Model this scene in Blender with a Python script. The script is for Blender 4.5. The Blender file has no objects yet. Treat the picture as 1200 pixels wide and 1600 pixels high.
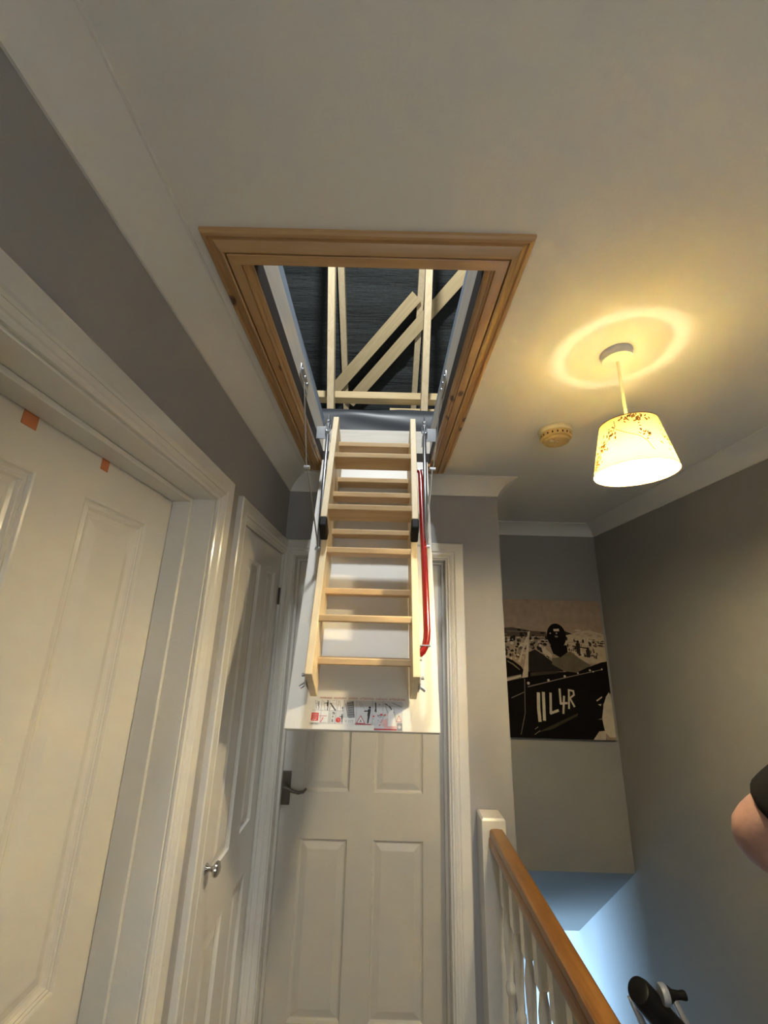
import bpy, bmesh, math, random
from mathutils import Vector, Matrix
random.seed(7)
S = bpy.context.scene
C = S.collection

# ------------------------------------------------------------------ camera
cam = bpy.data.cameras.new('camera')
cam.sensor_fit = 'VERTICAL'; cam.sensor_height = 36.0; cam.sensor_width = 27.0
cam.lens = 36.0 * 633.78 / 1600.0
cam.clip_start = 0.02
co = bpy.data.objects.new('camera', cam); C.objects.link(co)
R_ = Vector((0.99964863, -0.0045814, 0.02610787)); U_ = Vector((-0.02633088, -0.28491901, 0.95818988)); F_ = Vector((-0.00304878, 0.95854065, 0.28493953))
M = Matrix((R_, U_, -F_)).transposed().to_4x4(); M.translation = Vector((0, 0, 1.6511))
co.matrix_world = M
S.camera = co

# ------------------------------------------------------------------ world, lights, exposure
W = bpy.data.worlds.new('world'); S.world = W; W.use_nodes = True
W.node_tree.nodes['Background'].inputs['Color'].default_value = (0.55, 0.7, 1.0, 1)
W.node_tree.nodes['Background'].inputs['Strength'].default_value = 0.02

def area(name, loc, rot, sx, sy, power, color):
    l = bpy.data.lights.new(name, 'AREA'); l.shape = 'RECTANGLE'; l.size = sx; l.size_y = sy
    l.energy = power; l.color = color
    o = bpy.data.objects.new(name, l); C.objects.link(o); o.location = loc; o.rotation_euler = rot
    return o
PI = math.pi
BULB_STRENGTH = 1000.0
# daylight through the landing window behind the camera
area('window_daylight', (0.45, -1.50, 1.45), (PI/2, 0, PI), 0.9, 1.0, 15.0, (0.93, 0.95, 0.97))
# cool daylight of the lower hall, through the glazed front door at its left
area('hall_daylight', (-0.75, 3.92, -1.60), (PI/2, 0, -PI/2), 0.9, 1.9, 260.0, (0.36, 0.62, 1.0))
# the bare work lamp in the attic, on the near side above the hatch
al = bpy.data.lights.new('attic_lamp_light', 'POINT'); al.energy = 160.0; al.color = (0.93, 0.98, 1.0); al.shadow_soft_size = 0.08
ao = bpy.data.objects.new('attic_lamp_light', al); C.objects.link(ao); ao.location = (-0.03, 0.36, 3.95)

S.view_settings.view_transform = 'Standard'; S.view_settings.look = 'None'
S.view_settings.gamma = 1.0; S.view_settings.use_curve_mapping = False
S.view_settings.exposure = 0.22
try:
    S.cycles.use_denoising = True
    S.cycles.max_bounces = 10; S.cycles.diffuse_bounces = 6; S.cycles.transmission_bounces = 8
    S.cycles.sample_clamp_indirect = 0.0
except Exception: pass

# ------------------------------------------------------------------ materials
def mat(name, color, rough=0.5, metal=0.0, noise=0.0, nscale=20.0, bump=0.0, bscale=60.0, spec=0.5, coat=0.0, sheen=0.0):
    m = bpy.data.materials.new(name); m.use_nodes = True
    nt = m.node_tree; b = nt.nodes['Principled BSDF']
    b.inputs['Base Color'].default_value = (*color, 1); b.inputs['Roughness'].default_value = rough
    b.inputs['Metallic'].default_value = metal; b.inputs['Specular IOR Level'].default_value = spec
    b.inputs['Coat Weight'].default_value = coat; b.inputs['Coat Roughness'].default_value = 0.12
    b.inputs['Sheen Weight'].default_value = sheen
    tc = nt.nodes.new('ShaderNodeTexCoord')
    if noise > 0:
        n = nt.nodes.new('ShaderNodeTexNoise'); n.inputs['Scale'].default_value = nscale; n.inputs['Detail'].default_value = 4
        mx = nt.nodes.new('ShaderNodeMix'); mx.data_type = 'RGBA'
        mx.inputs[6].default_value = (*[max(0, c*(1-noise)) for c in color], 1); mx.inputs[7].default_value = (*[min(1, c*(1+noise)) for c in color], 1)
        nt.links.new(tc.outputs['Object'], n.inputs['Vector']); nt.links.new(n.outputs['Fac'], mx.inputs[0]); nt.links.new(mx.outputs[2], b.inputs['Base Color'])
    if bump > 0:
        n2 = nt.nodes.new('ShaderNodeTexNoise'); n2.inputs['Scale'].default_value = bscale; n2.inputs['Detail'].default_value = 3
        bp = nt.nodes.new('ShaderNodeBump'); bp.inputs['Strength'].default_value = bump; bp.inputs['Distance'].default_value = 0.004
        nt.links.new(tc.outputs['Object'], n2.inputs['Vector']); nt.links.new(n2.outputs['Fac'], bp.inputs['Height']); nt.links.new(bp.outputs['Normal'], b.inputs['Normal'])
    return m

def wood(name, light, dark, axis='x', knots=0.0, knotcol=(0.05, 0.02, 0.01), rough=0.5, ring=16.0, coat=0.0, kscale=9.0):
    """pine: stretched noise grain along an axis, faint cathedral rings, scattered knots"""
    m = bpy.data.materials.new(name); m.use_nodes = True
    nt = m.node_tree; L = nt.links; b = nt.nodes['Principled BSDF']
    b.inputs['Roughness'].default_value = rough; b.inputs['Coat Weight'].default_value = coat; b.inputs['Coat Roughness'].default_value = 0.2
    tc = nt.nodes.new('ShaderNodeTexCoord'); oi = nt.nodes.new('ShaderNodeObjectInfo')
    add = nt.nodes.new('ShaderNodeVectorMath'); add.operation = 'MULTIPLY_ADD'
    L.new(tc.outputs['Object'], add.inputs[0]); add.inputs[1].default_value = (1, 1, 1)
    sc = nt.nodes.new('ShaderNodeVectorMath'); sc.operation = 'SCALE'; sc.inputs[0].default_value = (3.1, 5.7, 2.3)
    L.new(oi.outputs['Random'], sc.inputs['Scale']); L.new(sc.outputs['Vector'], add.inputs[2])
    mp = nt.nodes.new('ShaderNodeMapping'); st = {'x': (0.09, 1, 1), 'y': (1, 0.09, 1), 'z': (1, 1, 0.09)}[axis]
    mp.inputs['Scale'].default_value = st; L.new(add.outputs['Vector'], mp.inputs['Vector'])
    n1 = nt.nodes.new('ShaderNodeTexNoise'); n1.inputs['Scale'].default_value = ring; n1.inputs['Detail'].default_value = 3; n1.inputs['Distortion'].default_value = 0.6
    L.new(mp.outputs['Vector'], n1.inputs['Vector'])
    mul = nt.nodes.new('ShaderNodeMath'); mul.operation = 'MULTIPLY'; mul.inputs[1].default_value = 9.0; L.new(n1.outputs['Fac'], mul.inputs[0])
    fr = nt.nodes.new('ShaderNodeMath'); fr.operation = 'PINGPONG'; fr.inputs[1].default_value = 1.0; L.new(mul.outputs[0], fr.inputs[0])
    n2 = nt.nodes.new('ShaderNodeTexNoise'); n2.inputs['Scale'].default_value = 170; n2.inputs['Detail'].default_value = 4; L.new(mp.outputs['Vector'], n2.inputs['Vector'])
    av = nt.nodes.new('ShaderNodeMath'); av.operation = 'MULTIPLY_ADD'; av.inputs[1].default_value = 0.55
    L.new(fr.outputs[0], av.inputs[0]); ml2 = nt.nodes.new('ShaderNodeMath'); ml2.operation = 'MULTIPLY'; ml2.inputs[1].default_value = 0.45
    L.new(n2.outputs['Fac'], ml2.inputs[0]); L.new(ml2.outputs[0], av.inputs[2])
    mx = nt.nodes.new('ShaderNodeMix'); mx.data_type = 'RGBA'; mx.inputs[6].default_value = (*dark, 1); mx.inputs[7].default_value = (*light, 1)
    L.new(av.outputs[0], mx.inputs[0]); out = mx.outputs[2]
    if knots > 0:
        mk = nt.nodes.new('ShaderNodeMapping'); mk.inputs['Scale'].default_value = {'x': (0.55, 1, 1), 'y': (1, 0.55, 1), 'z': (1, 1, 0.55)}[axis]
        L.new(add.outputs['Vector'], mk.inputs['Vector'])
        vo = nt.nodes.new('ShaderNodeTexVoronoi'); vo.inputs['Scale'].default_value = kscale; vo.inputs['Randomness'].default_value = 1.0
        L.new(mk.outputs['Vector'], vo.inputs['Vector'])
        rp = nt.nodes.new('ShaderNodeMapRange'); rp.inputs['From Min'].default_value = knots*0.55; rp.inputs['From Max'].default_value = knots
        rp.inputs['To Min'].default_value = 0.92; rp.inputs['To Max'].default_value = 0.0; L.new(vo.outputs['Distance'], rp.inputs['Value'])
        m2 = nt.nodes.new('ShaderNodeMix'); m2.data_type = 'RGBA'; m2.inputs[7].default_value = (*knotcol, 1)
        L.new(rp.outputs[0], m2.inputs[0]); L.new(out, m2.inputs[6]); out = m2.outputs[2]
    L.new(out, b.inputs['Base Color'])
    bp = nt.nodes.new('ShaderNodeBump'); bp.inputs['Strength'].default_value = 0.12; bp.inputs['Distance'].default_value = 0.001
    L.new(n2.outputs['Fac'], bp.inputs['Height']); L.new(bp.outputs['Normal'], b.inputs['Normal'])
    return m

MAT = {
 'wall': mat('grey_wall_paint', (0.335, 0.325, 0.315), 0.75, noise=0.03, nscale=3, bump=0.08, bscale=140),
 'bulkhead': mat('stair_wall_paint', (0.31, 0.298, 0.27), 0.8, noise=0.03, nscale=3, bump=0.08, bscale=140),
 'ceiling': mat('ceiling_paint', (0.76, 0.74, 0.69), 0.9, noise=0.02, nscale=2, bump=0.1, bscale=120),
 'gloss': mat('white_gloss_paint', (0.64, 0.615, 0.56), 0.17, bump=0.06, bscale=90, spec=0.5),
 'satin': mat('white_satin_paint', (0.60, 0.58, 0.54), 0.36, bump=0.05, bscale=160),
 'coving': mat('coving_paint', (0.74, 0.72, 0.67), 0.85),
 'carpet': mat('beige_carpet', (0.33, 0.29, 0.23), 0.95, noise=0.3, nscale=300, bump=0.5, bscale=400),
 'panelw': mat('hatch_panel_white', (0.67, 0.65, 0.60), 0.45),
 'chrome': mat('polished_nickel', (0.55, 0.52, 0.47), 0.18, 1.0),
 'pewter': mat('dark_pewter', (0.16, 0.145, 0.12), 0.4, 0.9),
 'zinc': mat('zinc_plated_steel', (0.55, 0.57, 0.6), 0.32, 0.95, noise=0.2, nscale=90),
 'tube': mat('grey_steel_tube', (0.32, 0.33, 0.35), 0.3, 0.9),
 'rod': mat('steel_rod', (0.42, 0.40, 0.37), 0.35, 0.9),
 'red': mat('red_lacquered_tube', (0.22, 0.004, 0.004), 0.25, coat=0.5),
 'rubber': mat('black_rubber', (0.007, 0.006, 0.005), 0.6, spec=0.25),
 'gasket': mat('brown_gasket', (0.022, 0.014, 0.010), 0.8),
 'felt': mat('black_roof_felt', (0.036, 0.042, 0.041), 0.8, noise=0.5, nscale=60, bump=0.8, bscale=150),
 'membrane': mat('dark_vapour_membrane', (0.025, 0.030, 0.037), 0.42, noise=0.12, nscale=12),
 'strip': mat('pale_blue_membrane', (0.27, 0.34, 0.45), 0.6, noise=0.15, nscale=20),
 'lining': wood('bleached_lining_board', (0.66, 0.63, 0.57), (0.55, 0.50, 0.43), 'y', knots=0.05, knotcol=(0.20, 0.14, 0.09), kscale=11),
 'liningx': wood('bleached_lining_board_x', (0.66, 0.62, 0.54), (0.55, 0.50, 0.42), 'x'),
 'archx': wood('varnished_pine_x', (0.56, 0.345, 0.150), (0.42, 0.235, 0.090), 'x', knots=0.15, kscale=13, rough=0.38, coat=0.25),
 'archy': wood('varnished_pine_y', (0.56, 0.345, 0.150), (0.42, 0.235, 0.090), 'y', knots=0.15, kscale=13, rough=0.38, coat=0.25),
 'raily': wood('varnished_handrail_pine', (0.28, 0.125, 0.034), (0.14, 0.056, 0.013), 'y', knots=0.08, rough=0.35, coat=0.25, ring=10),
 'pinez': wood('pale_ladder_pine_z', (0.74, 0.615, 0.40), (0.64, 0.505, 0.30), 'z', rough=0.5),
 'pinex': wood('pale_ladder_pine_x', (0.58, 0.415, 0.22), (0.43, 0.275, 0.125), 'x', rough=0.5),
 'roofz': wood('roof_timber_z', (0.74, 0.60, 0.38), (0.60, 0.46, 0.27), 'z', knots=0.04, knotcol=(0.25, 0.14, 0.06), rough=0.8),
 'roofx': wood('roof_timber_x', (0.76, 0.60, 0.34), (0.62, 0.46, 0.24), 'x', knots=0.10, knotcol=(0.22, 0.11, 0.04), rough=0.8, kscale=6),
 'detector': mat('yellowed_plastic', (0.62, 0.45, 0.19), 0.45),
 'detbase': mat('cream_plastic', (0.66, 0.60, 0.44), 0.45),
 'plastic': mat('white_plastic', (0.70, 0.69, 0.66), 0.4),
 'cord': mat('cream_flex', (0.62, 0.57, 0.42), 0.5),
 'orange': mat('orange_strap', (0.50, 0.17, 0.065), 0.55),
 'skin': mat('skin', (0.29, 0.170, 0.145), 0.6, noise=0.18, nscale=45, bump=0.15, bscale=90),
 'shirt': mat('black_cotton', (0.006, 0.006, 0.006), 0.9, bump=0.3, bscale=60, spec=0.15),
 'jeans': mat('dark_denim', (0.03, 0.04, 0.07), 0.85, bump=0.3, bscale=200),
 'shoe': mat('dark_leather', (0.02, 0.016, 0.013), 0.5),
 'hair': mat('brown_hair', (0.04, 0.025, 0.015), 0.7, bump=0.6, bscale=150),
 'eye': mat('eye', (0.6, 0.6, 0.58), 0.2), 'iris': mat('iris', (0.03, 0.03, 0.03), 0.2), 'lip': mat('lip', (0.32, 0.12, 0.10), 0.5),
 'vacblack': mat('black_vacuum_plastic', (0.006, 0.006, 0.0065), 0.4, spec=0.3), 'vacgrey': mat('silver_vacuum_plastic', (0.45, 0.46, 0.48), 0.35, 0.3), 'vacclear': mat('grey_vacuum_plastic', (0.30, 0.33, 0.38), 0.3),
 'hinge': mat('dark_hinge_steel', (0.07, 0.06, 0.05), 0.45, 0.8),
}

def horizontal_wrinkles(m, sx, strength, dist):
    nt = m.node_tree; b = nt.nodes['Principled BSDF']; tc = nt.nodes.new('ShaderNodeTexCoord'); mp = nt.nodes.new('ShaderNodeMapping'); mp.inputs['Scale'].default_value = (sx, 9, 9)
    n = nt.nodes.new('ShaderNodeTexNoise'); n.inputs['Scale'].default_value = 1.6; n.inputs['Detail'].default_value = 6; n.inputs['Roughness'].default_value = 0.65
    bp = nt.nodes.new('ShaderNodeBump'); bp.inputs['Strength'].default_value = strength; bp.inputs['Distance'].default_value = dist
    nt.links.new(tc.outputs['Object'], mp.inputs['Vector']); nt.links.new(mp.outputs['Vector'], n.inputs['Vector']); nt.links.new(n.outputs['Fac'], bp.inputs['Height']); nt.links.new(bp.outputs['Normal'], b.inputs['Normal'])
horizontal_wrinkles(MAT['felt'], 0.9, 0.6, 0.06)

def emission(name, color, strength):
    m = bpy.data.materials.new(name); m.use_nodes = True; nt = m.node_tree; nt.nodes.clear()
    e = nt.nodes.new('ShaderNodeEmission'); e.inputs[0].default_value = (*color, 1); e.inputs[1].default_value = strength
    o = nt.nodes.new('ShaderNodeOutputMaterial'); nt.links.new(e.outputs[0], o.inputs[0]); return m
def cloth_shade(name, dcol, tcol, fac):
    m = bpy.data.materials.new(name); m.use_nodes = True; nt = m.node_tree; nt.nodes.clear()
    d = nt.nodes.new('ShaderNodeBsdfDiffuse'); d.inputs[0].default_value = (*dcol, 1)
    t = nt.nodes.new('ShaderNodeBsdfTranslucent'); t.inputs[0].default_value = (*tcol, 1)
    x = nt.nodes.new('ShaderNodeMixShader'); x.inputs[0].default_value = fac
    n = nt.nodes.new('ShaderNodeTexNoise'); n.inputs['Scale'].default_value = 300; tc = nt.nodes.new('ShaderNodeTexCoord')
    bp = nt.nodes.new('ShaderNodeBump'); bp.inputs['Strength'].default_value = 0.15; bp.inputs['Distance'].default_value = 0.001
    nt.links.new(tc.outputs['Object'], n.inputs['Vector']); nt.links.new(n.outputs['Fac'], bp.inputs['Height']); nt.links.new(bp.outputs['Normal'], d.inputs['Normal'])
    o = nt.nodes.new('ShaderNodeOutputMaterial')
    nt.links.new(d.outputs[0], x.inputs[1]); nt.links.new(t.outputs[0], x.inputs[2]); nt.links.new(x.outputs[0], o.inputs[0]); return m
MAT['bulb'] = emission('bulb_glow', (1.0, 0.84, 0.56), BULB_STRENGTH)
MAT['shade'] = cloth_shade('lampshade_fabric', (0.86, 0.76, 0.42), (0.86, 0.60, 0.18), 0.055)
MAT['shadeprint'] = cloth_shade('lampshade_print_brown', (0.20, 0.11, 0.04), (0.06, 0.028, 0.006), 0.03)
MAT['shadeprint2'] = cloth_shade('lampshade_print_ochre', (0.32, 0.16, 0.04), (0.16, 0.055, 0.008), 0.035)
MAT['glass'] = mat('window_glass', (0.8, 0.85, 0.9), 0.05)

# ------------------------------------------------------------------ mesh helpers (all points in world metres)
class MB:
    def __init__(s): s.v = []; s.f = []; s.mi = []
    def add(s, vs, fs, mi=0):
        n = len(s.v); s.v += [Vector(p) for p in vs]
        for f in fs: s.f.append([i+n for i in f]); s.mi.append(mi)
        return s
    def box(s, x0, x1, y0, y1, z0, z1, mi=0):
        return s.hexa([(x0,y0,z0),(x1,y0,z0),(x1,y1,z0),(x0,y1,z0),(x0,y0,z1),(x1,y0,z1),(x1,y1,z1),(x0,y1,z1)], mi)
    def hexa(s, p, mi=0):
        return s.add(p, [(3,2,1,0),(4,5,6,7),(0,1,5,4),(1,2,6,5),(2,3,7,6),(3,0,4,7)], mi)
    def beam(s, a, b, u, w, t, mi=0):
        """bar from a to b; u = side direction, w = full width along u, t = full thickness across"""
        a = Vector(a); b = Vector(b); d = (b-a).normalized(); u = Vector(u); u = (u - d*u.dot(d)).normalized(); n = d.cross(u)
        q = [u*(w/2)*i + n*(t/2)*j for i, j in ((-1,-1),(1,-1),(1,1),(-1,1))]
        return s.hexa([a+k for k in q] + [b+k for k in q], mi)
    def tube(s, pts, r, seg=12, cap=True, mi=0):
        pts = [Vector(p) for p in pts]; rs = r if isinstance(r, (list, tuple)) else [r]*len(pts)
        t0 = (pts[1]-pts[0]).normalized(); up = Vector((0,0,1)) if abs(t0.z) < 0.9 else Vector((1,0,0))
        u = (up - t0*up.dot(t0)).normalized(); n0 = len(s.v)
        for i, p in enumerate(pts):
            t = ((pts[min(i+1, len(pts)-1)]-p).normalized() + (p-pts[max(i-1, 0)]).normalized())
            t = t.normalized() if t.length > 1e-9 else t0
            u = (u - t*u.dot(t)).normalized(); w = t.cross(u)
            for k in range(seg):
                a = 2*PI*k/seg; s.v.append(p + (u*math.cos(a)+w*math.sin(a))*rs[i])
        for i in range(len(pts)-1):
            for k in range(seg):
                s.f.append([n0+i*seg+k, n0+i*seg+(k+1)%seg, n0+(i+1)*seg+(k+1)%seg, n0+(i+1)*seg+k]); s.mi.append(mi)
        if cap:
            s.f.append([n0+k for k in reversed(range(seg))]); s.f.append([n0+(len(pts)-1)*seg+k for k in range(seg)]); s.mi += [mi, mi]
        return s
    def lathe(s, c, ax, prof, seg=32, mi=0):
        """prof = [(radius, height along ax)]"""
        c = Vector(c); ax = Vector(ax).normalized(); up = Vector((0,0,1)) if abs(ax.z) < 0.9 else Vector((1,0,0))
        u = (up - ax*up.dot(ax)).normalized(); w = ax.cross(u); n0 = len(s.v)
        for r, h in prof:
            for k in range(seg):
                a = 2*PI*k/seg; s.v.append(c + ax*h + (u*math.cos(a)+w*math.sin(a))*max(r, 1e-5))
        for i in range(len(prof)-1):
            for k in range(seg):
                s.f.append([n0+i*seg+k, n0+i*seg+(k+1)%seg, n0+(i+1)*seg+(k+1)%seg, n0+(i+1)*seg+k]); s.mi.append(mi)
        return s
    def rings(s, rings, cap_last=True, cap_first=False, mi=0):
        n0 = len(s.v); m = len(rings[0])
        for r in rings: s.v += [Vector(p) for p in r]
        for i in range(len(rings)-1):
            for k in range(m):
                s.f.append([n0+i*m+k, n0+i*m+(k+1)%m, n0+(i+1)*m+(k+1)%m, n0+(i+1)*m+k]); s.mi.append(mi)
        if cap_last: s.f.append([n0+(len(rings)-1)*m+k for k in range(m)]); s.mi.append(mi)
        if cap_first: s.f.append([n0+k for k in reversed(range(m))]); s.mi.append(mi)
        return s

WLOC = {}
def link(name, mesh, loc, parent=None):
    o = bpy.data.objects.new(name, mesh); C.objects.link(o)
    loc = Vector(loc); WLOC[o.name] = loc
    if parent is not None:
        o.parent = parent; o.location = loc - WLOC[parent.name]
    else: o.location = loc
    return o
def ob(name, mb, m, parent=None, smooth=False, bevel=0.0, seg=2, weld=False, angle=40):
    c = sum(mb.v, Vector()) / max(1, len(mb.v))
    me = bpy.data.meshes.new(name); me.from_pydata([tuple(p-c) for p in mb.v], [], mb.f)
    ms = m if isinstance(m, (list, tuple)) else [m]
    for x in ms: me.materials.append(MAT[x] if isinstance(x, str) else x)
    for p, i in zip(me.polygons, mb.mi): p.material_index = i
    bm = bmesh.new(); bm.from_mesh(me)
    if weld: bmesh.ops.remove_doubles(bm, verts=bm.verts, dist=1e-5)
    bmesh.ops.recalc_face_normals(bm, faces=bm.faces)
    if bevel > 0:
        es = [e for e in bm.edges if len(e.link_faces) == 2 and e.calc_face_angle(0) > 0.5]
        res = bmesh.ops.bevel(bm, geom=es, offset=bevel, segments=seg, affect='EDGES', profile=0.5, clamp_overlap=True)
        if not smooth:
            for f in bm.faces: f.smooth = False
            for f in res['faces']: f.smooth = True
    bm.to_mesh(me); bm.free()
    if smooth:
        for p in me.polygons: p.use_smooth = True
        me.set_sharp_from_angle(angle=math.radians(angle))
    return link(name, me, c, parent)
def empty(name, loc): return link(name, None, loc)
def tag(o, label, cat, group=None):
    o['label'] = label; o['category'] = cat
    if group: o['group'] = group
    return o
def struct(o, label=None):
    o['kind'] = 'structure'
    if label: o['label'] = label
    return o

def mitred(origin, ax, ay, an, path, prof, closed=False):
    """Sweep prof [(offset to the left of travel, height along an)] along a 2-D path with mitred corners. Returns the list of rings."""
    o = Vector(origin); ax = Vector(ax); ay = Vector(ay); an = Vector(an); P = [Vector((p[0], p[1])) for p in path]; n = len(P); out = []
    for i in range(n):
        dp = (P[i]-P[i-1]).normalized() if (closed or i > 0) else None
        dn = (P[(i+1) % n]-P[i]).normalized() if (closed or i < n-1) else None
        if dp is None: dp = dn
        if dn is None: dn = dp
        a = Vector((-dp.y, dp.x)); b = Vector((-dn.y, dn.x)); mt = (a+b); mt = mt/max(1e-6, mt.length_squared)*2
        out.append([o + ax*(P[i].x+mt.x*off) + ay*(P[i].y+mt.y*off) + an*h for off, h in prof])
    return out
def strip_pieces(origin, ax, ay, an, path, prof, closed=False):
    """one MB per straight piece of the mitred sweep (profile closed into a solid)"""
    r = mitred(origin, ax, ay, an, path, prof, closed); n = len(r); res = []
    for i in range(n if closed else n-1):
        res.append(MB().rings([r[i], r[(i+1) % n]], True, True))
    return res

# ------------------------------------------------------------------ room data
XL, YE, XP, XR, YB, H, ZB, CV = -0.483, 1.936, 0.560, 1.446, 2.7355, 2.40, 2.322, 0.084
YBK = -1.60
# hatch clear opening
HX0, HX1, HY0, HY1 = -0.298, 0.200, 0.680, 1.738
OX0, OX1, OY0, OY1 = -0.378, 0.280, 0.600, 1.816

# walls
w = MB(); T = 0.13
D1a, D1b, D2a, D2b, DT = 0.325, 1.112, 1.335, 1.912, 2.018
for y0, y1, z0, z1 in ((YBK, D1a, 0, H), (D1a, D1b, DT, H), (D1b, D2a, 0, H), (D2a, D2b, DT, H), (D2b, YE+0.1, 0, H)):
    w.box(XL-T, XL, y0, y1, z0, z1)
struct(ob('wall_left', w, 'wall'))
EX0, EX1 = -0.440, 0.310
w = MB()
for x0, x1, z0, z1 in ((XL, EX0, 0, H), (EX0, EX1, DT, H), (EX1, XP, 0, H)): w.box(x0, x1, YE, YE+0.13, z0, z1)
struct(ob('wall_end', w, 'wall'))
struct(ob('wall_return', MB().box(XP-0.10, XP, YE+0.13, YB, -0.30, H), 'wall'))
struct(ob('wall_right', MB().box(XR, XR+0.1, YBK, 5.0, -2.65, H), 'bulkhead'))
struct(ob('wall_bulkhead', MB().box(XP-0.1, XR, YB, YB+0.10, 0.40, H), 'bulkhead'))
w = MB(); WX0, WX1, WZ0, WZ1 = -0.05, 0.95, 0.9, 2.0
for x0, x1, z0, z1 in ((XL-T, WX0, 0, H), (WX0, WX1, 0, WZ0), (WX0, WX1, WZ1, H), (WX1, XR+0.1, 0, H)): w.box(x0, x1, YBK-0.12, YBK, z0, z1)
struct(ob('wall_back', w, 'wall'))
struct(ob('wall_stairwell', MB().box(XP-0.15, XP-0.05, 0.90, 3.40, -2.65, -0.22), 'wall'))
struct(ob('wall_underlanding', MB().box(XP-0.05, XR, 0.80, 0.90, -2.65, -0.22), 'wall'))
struct(ob('wall_hall_end', MB().box(-1.3, XR, 4.80, 4.90, -2.65, -0.30), 'wall'))
struct(ob('wall_hall_left', MB().box(-1.3, -1.2, 3.3, 4.80, -2.65, -0.30), 'wall'))
struct(ob('wall_hall_near', MB().box(-1.2, XP-0.15, 3.3, 3.4, -2.65, -0.30), 'wall'))
# sloping soffit over the stairs and the lower hall ceiling
sf = MB().hexa([(XP-0.1, YB, 0.40), (XR, YB, 0.40), (XR, 3.58, -0.33), (XP-0.1, 3.58, -0.33), (XP-0.1, YB+0.1, 0.47), (XR, YB+0.1, 0.47), (XR, 3.66, -0.23), (XP-0.1, 3.66, -0.23)])
struct(ob('ceiling_soffit', sf, 'bulkhead'))
struct(ob('ceiling_hall', MB().box(-1.3, XP-0.15, 3.30, 4.90, -0.33, -0.23).box(XP-0.15, XR, 3.585, 4.90, -0.33, -0.23), 'ceiling'))
struct(ob('floor_hall', MB().box(-1.3, XR+0.1, 0.8, 5.0, -2.75, -2.65), 'carpet'))
struct(ob('floor', MB().box(XL-T, XP-0.05, YBK, YE+0.1, -0.22, 0.0).box(XP-0.05, XR, YBK, 0.90, -0.22, 0.0), 'carpet'))
# ceiling board with the hatch hole
c = MB(); LX0, LX1, LY0, LY1 = HX0-0.03, HX1+0.03, HY0-0.03, HY1+0.03
c.box(XL-T, XR+0.1, YBK-0.1, LY0, H, H+0.015).box(XL-T, XR+0.1, LY1, YB+0.1, H, H+0.015).box(XL-T, LX0, LY0, LY1, H, H+0.015).box(LX1, XR+0.1, LY0, LY1, H, H+0.015)
struct(ob('ceiling', c, 'ceiling'))
# coving, mitred round the landing
cp = [(0, 0), (0, -0.078), (0.005, -0.078)]
A_, B_ = Vector((0.005, -0.074)), Vector((0.079, -0.006)); K_ = (A_+B_)/2 + Vector((-1, 1)).normalized()*(B_-A_).length*0.24
for k in range(11):
    t = k/10; q = A_*(1-t)**2 + K_*2*t*(1-t) + B_*t*t; cp.append((q.x, q.y))
cp += [(0.079, -0.0055), (CV, -0.0055), (CV, 0)]
path = [(XL, YBK), (XL, YE), (XP, YE), (XP, YB), (XR, YB), (XR, YBK)]
path = list(reversed(path))
for k, pc in enumerate(strip_pieces((0, 0, H), (1, 0, 0), (0, 1, 0), (0, 0, 1), path, cp)):
    struct(ob('trim_%d' % (k+1), pc, 'coving', smooth=True, angle=35))

# stairs
for k in range(1, 13):
    st = MB().box(XP-0.05, XR, 0.9+0.23*(k-1), 0.9+0.23*k, -0.2*k-0.03, -0.2*k).box(XP-0.05, XR, 0.9+0.23*(k-1)-0.01, 0.9+0.23*(k-1)+0.01, -0.2*k, -0.2*(k-1)-0.03)
    o = struct(ob('floor_stair_step', st, 'carpet', bevel=0.008))

# ------------------------------------------------------------------ architraves and doors
ARCH = [(0, 0), (0, 0.007), (0.004, 0.010), (0.009, 0.010), (0.011, 0.013), (0.020, 0.0165), (0.024, 0.0135), (0.030, 0.0150), (0.034, 0.0185), (0.070, 0.0195), (0.074, 0.016), (0.074, 0)]
def architrave(n, origin, ax, an, a0, a1, top, w0=1.0):
    """U-shaped architrave round an opening a0..a1 (along ax) up to top; profile grows outward"""
    pieces = strip_pieces(origin, ax, (0, 0, 1), an, [(a1, 0), (a1, top), (a0, top), (a0, 0)], [(-o, h) for o, h in ARCH])
    e = empty('trim_%d' % n, Vector(origin) + Vector(ax)*((a0+a1)/2)); struct(e)
    for nm, p in zip(('architrave_leg', 'architrave_head', 'architrave_leg'), pieces): ob(nm, p, 'gloss', e, smooth=True, angle=25)
    return e

def lining(n, fr, a0, a1, top, depth, stop0, stop1):
    """door lining inside a wall opening: two jambs, a head and the proud door stop. fr maps (a, d, z) to world, d = depth into the wall"""
    e = empty('trim_%d' % n, fr((a0+a1)/2, depth/2, 0)); struct(e)
    def bx(A0, A1, d0, d1, z0, z1):
        return MB().hexa([fr(A0, d0, z0), fr(A1, d0, z0), fr(A1, d1, z0), fr(A0, d1, z0), fr(A0, d0, z1), fr(A1, d0, z1), fr(A1, d1, z1), fr(A0, d1, z1)])
    t = 0.022; s = 0.012
    ob('jamb', bx(a0-t, a0, 0.001, depth, 0, top+t), 'gloss', e, bevel=0.0015); ob('jamb', bx(a1, a1+t, 0.001, depth, 0, top+t), 'gloss', e, bevel=0.0015)
    ob('jamb_head', bx(a0, a1, 0.001, depth, top, top+t), 'gloss', e, bevel=0.0015)
    if stop1 > stop0:
        ob('door_stop', bx(a0, a0+s, stop0, stop1, 0, top), 'gloss', e, bevel=0.002); ob('door_stop', bx(a1-s, a1, stop0, stop1, 0, top), 'gloss', e, bevel=0.002)
        ob('door_stop', bx(a0+s, a1-s, stop0, stop1, top-s, top), 'gloss', e, bevel=0.002)
    return e

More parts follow.
